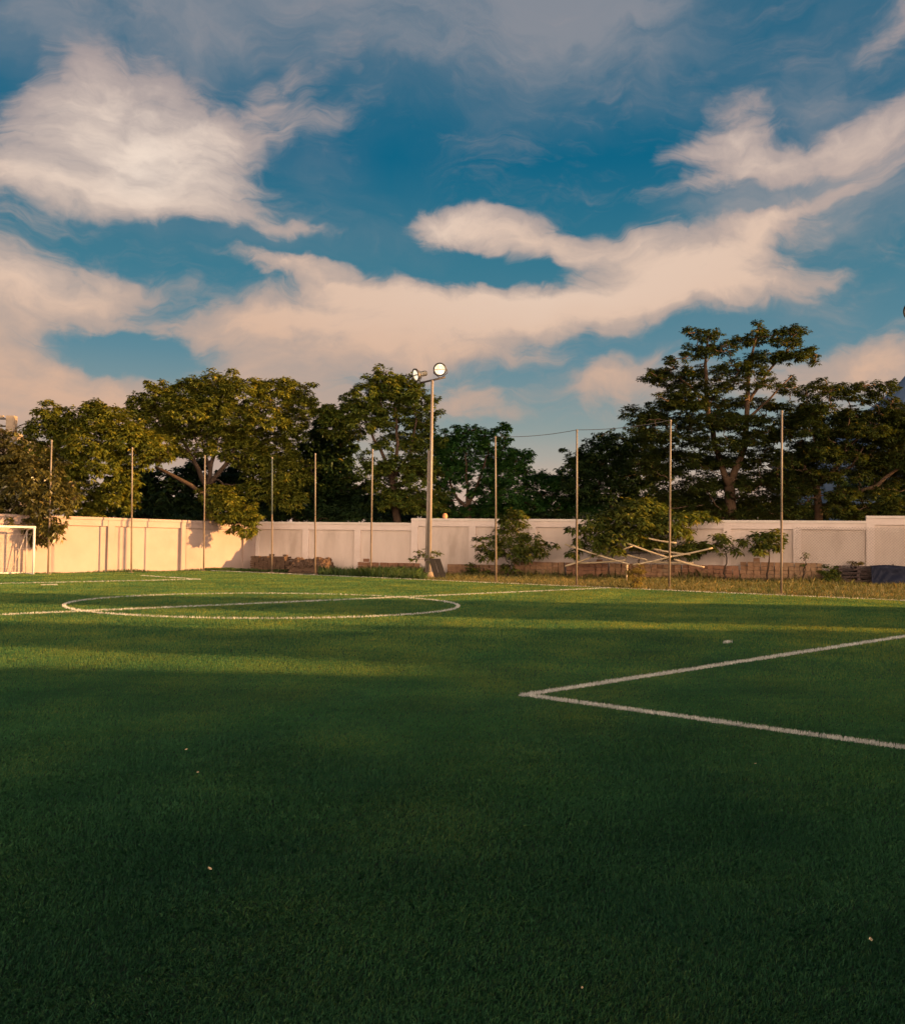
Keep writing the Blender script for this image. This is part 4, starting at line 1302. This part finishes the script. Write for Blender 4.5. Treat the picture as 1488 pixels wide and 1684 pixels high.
# --- bushes in front of the back wall
BG = 'bushes in front of the back wall'
SH = dict(cat='bush', crown='foliage', stem='stem', r_trunk=.05, limb_r=.012, twigs=4)
p = wall_pt(836, 2.6)
plant('leafy_shrub', 'shrub with yellow green top and sparse left branches, right of the mast', base=p, lobes=[(842, 862, 24, 18), (848, 848, 15, 11), (838, 855, 16, 10), (838, 885, 30, 18), (800, 888, 22, 9), (780, 900, 14, 6), (870, 890, 24, 16), (865, 912, 28, 13), (892, 905, 14, 9), (830, 905, 30, 16), (800, 912, 18, 10), (838, 930, 14, 12), (905, 896, 8, 5)],
      leaf=M['leaf_bright'], bark=M['bark'], leaf_l=.24, leaf_w=.085, dens=17, seed=20, group=BG, **SH)
p = wall_pt(1050, 2.3)
plant('leafy_shrub', 'largest bush, yellow green, spreading behind the crossed bamboo poles', base=p, lobes=[(1052, 828, 20, 10), (1072, 832, 16, 9), (1035, 830, 14, 9), (1052, 838, 28, 14), (1030, 842, 24, 13), (1075, 842, 24, 12), (1008, 860, 26, 16), (972, 862, 22, 18), (990, 848, 14, 8), (1050, 862, 40, 18), (1110, 852, 34, 9), (1148, 848, 26, 6), (1165, 852, 14, 5), (1090, 870, 36, 14), (1125, 878, 26, 10),
      (1020, 885, 40, 16), (970, 888, 24, 14), (945, 872, 10, 7), (1070, 895, 40, 14), (1140, 900, 26, 12), (950, 905, 14, 10), (1120, 910, 26, 10), (1000, 905, 26, 10)],
      leaf=M['leaf_bright'], bark=M['bark'], leaf_l=.26, leaf_w=.10, dens=23, seed=21, group=BG, **SH)
p = wall_pt(1192, 1.9)
plant('leafy_shrub', 'small sparse bush of drooping leaves between the big bush and the net post', base=p, lobes=[(1185, 882, 14, 7), (1205, 892, 20, 7), (1228, 890, 16, 6), (1180, 900, 14, 6), (1200, 908, 16, 7), (1170, 893, 8, 5)], leaf=M['leaf_bright'], bark=M['bark'], leaf_l=.24, leaf_w=.075, dens=24, seed=22, group=BG, **SH)
p = wall_pt(1262, 1.9)
plant('leafy_shrub', 'small round bush touching the rightmost net post', base=p, lobes=[(1255, 885, 18, 11), (1272, 880, 14, 8), (1262, 900, 22, 10), (1282, 895, 10, 8), (1245, 905, 10, 8)], leaf=M['leaf_bright'], bark=M['bark'], leaf_l=.22, leaf_w=.09, dens=28, seed=23, group=BG, **SH)
g = G(698, 951)
plant('leafy_shrub', 'small grey green weed bush growing round the floodlight foot', base=(g[0], g[1] + .6), lobes=[(690, 908, 10, 6), (705, 905, 10, 6), (718, 912, 10, 5), (684, 918, 10, 5), (700, 920, 16, 7)], leaf=M['leaf_mid'], bark=M['bark'], leaf_l=.16, leaf_w=.06, dens=18, seed=24, group=BG, **SH)
p = wall_pt(1323, 1.7)
plant('leafy_shrub', 'thin sprout standing alone on the palest brick stack', base=p, lobes=[(1323, 912, 4, 4), (1322, 920, 6, 4), (1324, 928, 5, 4)], leaf=M['leaf_mid'], bark=M['bark'], leaf_l=.12, leaf_w=.05, dens=26, seed=25, group=BG, **SH)
p = wall_pt(1362, 1.6)
plant('leafy_shrub', 'brownish green bush between the palest bricks and the pallets', base=p, lobes=[(1362, 938, 13, 10), (1366, 950, 13, 9), (1355, 952, 11, 8), (1372, 944, 8, 10)], leaf=M['leaf_mid'], bark=M['bark'], leaf_l=.14, leaf_w=.06, dens=40, seed=26, group=BG, **SH)
g = G(1043, 968)
plant('leafy_shrub', 'yellow feathery weed standing on the verge under the bamboo poles', base=g, lobes=[(1042, 948, 13, 10), (1050, 935, 9, 9), (1034, 938, 6, 8), (1056, 945, 6, 8), (1043, 958, 10, 7)], leaf=M['leaf_yellow'], bark=M['bark'], leaf_l=.14, leaf_w=.03, dens=50, seed=27, group=BG, **SH)
g = G(1041, 967)
plant('leafy_shrub', 'dark low tuft at the foot of the yellow weed', base=(g[0], g[1] - .15), lobes=[(1036, 962, 9, 5), (1046, 963, 8, 4)], leaf=M['leaf_green'], bark=M['bark'], leaf_l=.12, leaf_w=.03, dens=60, seed=28, group=BG, **SH)
p = wall_pt(808, 1.5)
plant('leafy_shrub', 'dull brown green clump against the bricks left of the shrub', base=p, lobes=[(780, 932, 12, 7), (790, 938, 14, 7), (776, 942, 10, 6)], leaf=M['leaf_mid'], bark=M['bark'], leaf_l=.12, leaf_w=.05, dens=40, seed=29, group=BG, **SH)
p = wall_pt(1400, .7)
plant('leafy_shrub', 'yellowish weed poking up behind the pallets', base=p, lobes=[(1398, 925, 10, 3), (1408, 926, 10, 3)], leaf=M['leaf_yellow'], bark=M['bark'], leaf_l=.14, leaf_w=.04, dens=30, seed=30, group=BG, **SH)


# --- verge grasses
def tufts(name, label, poly_fn, n, h0, h1, w, mat, seed, lean=.5):
    rg = np.random.default_rng(seed)
    P = poly_fn(n, rg)
    V, k = blades(P, 1.0, 1.0, 0.0, False, rg)
    m_ = len(P)
    clump = (.28 + .72 * np.clip(.5 + .6 * smooth_noise(P, 1.3, seed), 0, 1) ** 1.4) * (.7 + .3 * np.clip(.5 + .6 * smooth_noise(P, .4, seed + 5), 0, 1))
    hh = rg.uniform(h0, h1, m_) * clump
    fa = rg.uniform(0, 6.28, m_)
    side = np.stack([np.cos(fa), np.sin(fa), np.zeros(m_)], 1) * w * .5
    la = rg.uniform(0, 6.28, m_)
    ln = hh * lean * rg.uniform(.1, 1.2, m_)
    base = np.stack([P[:, 0], P[:, 1], np.full(m_, -.03)], 1)
    lv = np.stack([np.cos(la), np.sin(la), np.zeros(m_)], 1)
    mid = base + lv * (ln * .3)[:, None]; mid[:, 2] = hh * .6
    tip = base + lv * ln[:, None]; tip[:, 2] = hh * .95
    V = np.stack([base - side, base + side, mid + side * .7, tip, mid - side * .7], 1)
    o = np_mesh(name, V.reshape(-1, 3), 5, mat, None, np.clip(rg.beta(2, 2, m_) * .8 + .2 * (1 - clump), 0, 1))
    tag(o, label, 'grass', kind='stuff')


def strip(a, b, w0, w1, nrm):
    """points on a strip from a to b, between w0 and w1 metres along nrm"""
    def fn(n, rg):
        t = rg.uniform(size=n)[:, None]
        return a + (b - a) * t + nrm * rg.uniform(w0, w1, n)[:, None]
    return fn


tA, tB = v2(G(930, 966)), T1 + tdir * 6


def verge_between(pxa, pxb, wa, woff):
    """points between the touchline and a line woff in front of the wall"""
    def fn(n, rg):
        px = rg.uniform(pxa, pxb, n)
        out = np.zeros((n, 2))
        for i, q in enumerate(px):
            B = wall_pt(q, woff)
            d_ = B / np.linalg.norm(B)
            A = isect(np.zeros(2), d_, T0 + tn * wa, tdir)
            out[i] = A + (B - A) * rg.uniform()
        return out
    return fn


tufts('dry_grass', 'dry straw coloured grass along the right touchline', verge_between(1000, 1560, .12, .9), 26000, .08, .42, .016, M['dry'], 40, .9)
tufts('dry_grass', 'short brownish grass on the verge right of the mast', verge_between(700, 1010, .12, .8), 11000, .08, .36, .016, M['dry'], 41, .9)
tufts('rank_grass', 'tall rank green grass between the rubble heap and the mast', verge_between(525, 702, .3, 1.6), 11000, .22, .72, .026, M['green_grass'], 42, .7)
tufts('rank_grass', 'low green weeds along the foot of the sunlit end wall', strip(WC + en * .25, WC + en * .25 + edir * 20, 0, .85, en), 5000, .05, .24, .02, M['green_grass'], 43)
tufts('rank_grass', 'green weeds at the wall corner beside the brick stacks', strip(v2(G(340, 938.5)), v2(G(416, 938.5)), -.3, .6, -en), 2200, .12, .40, .025, M['green_grass'], 44)
tufts('rank_grass', 'green weeds scattered among the straw on the right verge', verge_between(1180, 1560, .12, 1.6), 4200, .08, .30, .022, M['green_grass'], 45)

def wall_strip(pxa, pxb, o0, o1):
    def fn(n, rg):
        return np.array([wall_pt(rg.uniform(pxa, pxb), rg.uniform(o0, o1)) for _ in range(n)])
    return fn


tufts('dry_grass', 'tall sparse weeds growing against the brick stacks', wall_strip(760, 1375, 1.25, 1.75), 2600, .25, .95, .022, M['dry'], 47, .8)
tufts('rank_grass', 'green weeds round the foot of the corner brick stacks', wall_strip(405, 540, 2.05, 2.6), 1100, .10, .40, .022, M['green_grass'], 48, .8)

# ------------------------------------------------------------------ building at the left edge
d = 60.0
root = empty('building', (at(0, 850, d).x, d, 0))
tag(root, 'unfinished cream concrete building with rails, rising behind the goal', 'building')
org = Vector((at(0, 850, d).x, d, 0))
def L3(px, py, dd=0.0): return at(px, py, d + dd) - org
kx = d / FPX
c0, c1 = L3(13, 684), L3(26, 684)
m = MB(); m.box(((c0.x + c1.x) / 2, 0, c0.z / 2), (c1.x - c0.x, .5, c0.z)); m.build('column', M['concrete'], root)
z1 = L3(0, 708).z; z0 = L3(0, 722).z
m = MB(); m.box((-3.2, .9, (z0 + z1) / 2), (7.0, 2.6, z1 - z0)); m.build('floor_slab', M['concrete'], root)
for py in (689, 701):
    z_ = L3(0, py).z
    m = MB(); m.tube([(-5, -.1, z_), (c0.x + .05, -.1, z_)], .05, 8); m.build('rail', M['darkmetal'], root, True)
zt = L3(0, 685).z
m = MB(); m.box((-2.6, .0, zt), (c0.x + 5.0 - .02, .18, .14)); m.build('rail', M['concrete'], root)
m = MB(); m.box((-3.4, 3.4, z0 / 2), (7.6, 6.0, z0 - .01)); m.build('wall', M['plaster'], root)
for x_ in (-5.0, -2.2):
    m = MB(); m.box((x_, .38, z0 * .62), (1.3, .06, 1.2)); f_ = m.build('window', M['darkmetal'], root)
r0, r1 = L3(22, 725), L3(66, 738)
m = MB()
nn_ = 40
vs, fc = [], []
for i in range(nn_ + 1):
    x_ = r0.x + (r1.x + .6 - r0.x) * i / nn_
    zz_ = r0.z + (r1.z - r0.z) * (x_ - r0.x) / (r1.x - r0.x) + .03 * math.sin(i * 1.57)
    vs += [(x_, -1.2, zz_ - .10), (x_, 2.4, zz_ + .35)]
for i in range(nn_): fc.append((2 * i, 2 * i + 2, 2 * i + 3, 2 * i + 1))
m.add(vs, fc); m.build('roof', M['sheet'], root)
pts = [L3(24, 706), L3(32, 700), L3(42, 696.5), L3(54, 694.5), L3(66, 694)]
m = MB(); m.tube(pts, .04, 6); m.build('bent_pipe', M['wire'], root, True)

# blue peaked roof behind the right-hand tree
d = 84.0
apx, apz = at(1512, 575, d).x, at(1512, 575, d).z
root = empty('hall', (apx, d, 0))
tag(root, 'blue grey peaked roof glimpsed behind the right-hand tree', 'building')
m = MB()
prof = []
for i in range(19):
    t = i / 18
    r = .1 + 9.0 * t ** 1.7 + 3.6 * t
    prof.append((r, apz - (apz - at(1300, 760, d).z) * t ** .85))
vs, fc = [], []
SD = 24
for r, z_ in prof:
    for k_ in range(SD):
        w_ = 2 * math.pi * k_ / SD
        vs.append((r * math.cos(w_), r * math.sin(w_), z_))
for i in range(len(prof) - 1):
    for k_ in range(SD):
        k2 = (k_ + 1) % SD
        fc.append((i * SD + k_, (i + 1) * SD + k_, (i + 1) * SD + k2, i * SD + k2))
m.add(vs, fc); m.build('roof', M['blueroof'], root)
rb, zb = prof[-1]
m = MB(); m.lathe([(0, rb * .96), (zb - .05, rb * .96)], (0, 0, 0), (0, 0, 1), SD); m.build('wall', M['blueroof'], root)

# ------------------------------------------------------------------ trees and an added stand outside the frame that shade the pitch
def shade_tree(name, label, x, y, hgt, rx, ry, seed, dens=7.0, low=1.2):
    rg = np.random.default_rng(seed); rd = random.Random(seed)
    root = empty(name, (x, y, 0)); tag(root, label, 'tree', 'trees beyond the right edge that shade the pitch')
    m = MB(); m.tube([(0, 0, -.1), (.1, .05, hgt * .35), (.05, .1, hgt * .75)], [.26, .2, .08], 8)
    VS = []
    n = 15
    for i in range(n):
        t = (i + .5) / n
        z_ = low + (hgt - low - .8) * t
        wid = math.sin(math.pi * min(1, .22 + .70 * t)) ** .6
        c = (rd.uniform(-.55, .55) * rx * wid, rd.uniform(-.55, .55) * ry * wid, z_)
        m.tube([(0, 0, max(.4, z_ - 1.5)), c], [.08, .03], 5)
        r = (rx * wid * rd.uniform(.55, .75), ry * wid * rd.uniform(.55, .75), hgt * .11)
        P, u = lobe_points(c, r, int(dens * 4 * math.pi * ((r[0] * r[1] + r[0] * r[2] + r[1] * r[2]) / 3)), rg, -.8, .2)
        VS.append(sprays(P, u, .5, .26, 8, rg))
    m.build('trunk', M['bark'], root, True)
    V = np.concatenate(VS)
    np_mesh('crown', V.reshape(-1, 3), 4, M['leaf_green'], root, rg.uniform(size=len(V)))


def sun_pos(v, r):
    """position r metres towards the sun from the line of constant v that passes X = 0"""
    return (0.987 * r + 0.16 * v, -0.16 * r + 0.987 * v)
# (v centre, half width, height, distance)
for i, (v, hw, hgt, r) in enumerate([
        (22.4, 1.3, 10.4, 46), (24.2, 1.5, 11.2, 48), (25.9, 1.1, 9.0, 46), (27.2, .8, 7.6, 47),
        (14.2, 1.3, 11.2, 46), (15.7, 1.3, 9.8, 47), (17.2, 1.2, 8.3, 46), (18.6, .9, 7.4, 45), (20.2, 1.3, 4.8, 44), (11.6, .9, 7.3, 46), (12.8, 1.0, 7.5, 46)]):
    x, y = sun_pos(v, r)
    shade_tree('leafy_tree', 'tree outside the view that throws a band of shade across the pitch', x, y, hgt * 1.22, hw * 1.5, hw * 1.25, 60 + i, 15.0)

# added, unseen stand at the side of the pitch: shades the whole foreground
root = empty('shade_blocker', (46, -14.6, 0))
tag(root, 'long unseen stand beyond the right edge, shading the near turf', 'blocker')
m = MB(); m.box((4, 0, 5.4), (8, 33, 10.8)); m.build('wall', M['plaster'], root)  # body of the added, unseen shade blocker
m = MB(); m.box((4, 0, 11.3), (10, 34.4, .35), ry=.06); m.build('roof', M['sheet'], root)
m = MB(); m.box((4, 18.9, 4.6), (7, 4.6, 9.2)); m.build('blocker_wing', M['plaster'], root)  # lower wing added to cut off one sunlit band on the turf
SC.cycles.max_bounces = 6
SC.cycles.diffuse_bounces = 3
SC.cycles.transmission_bounces = 4
SC.cycles.transparent_max_bounces = 6
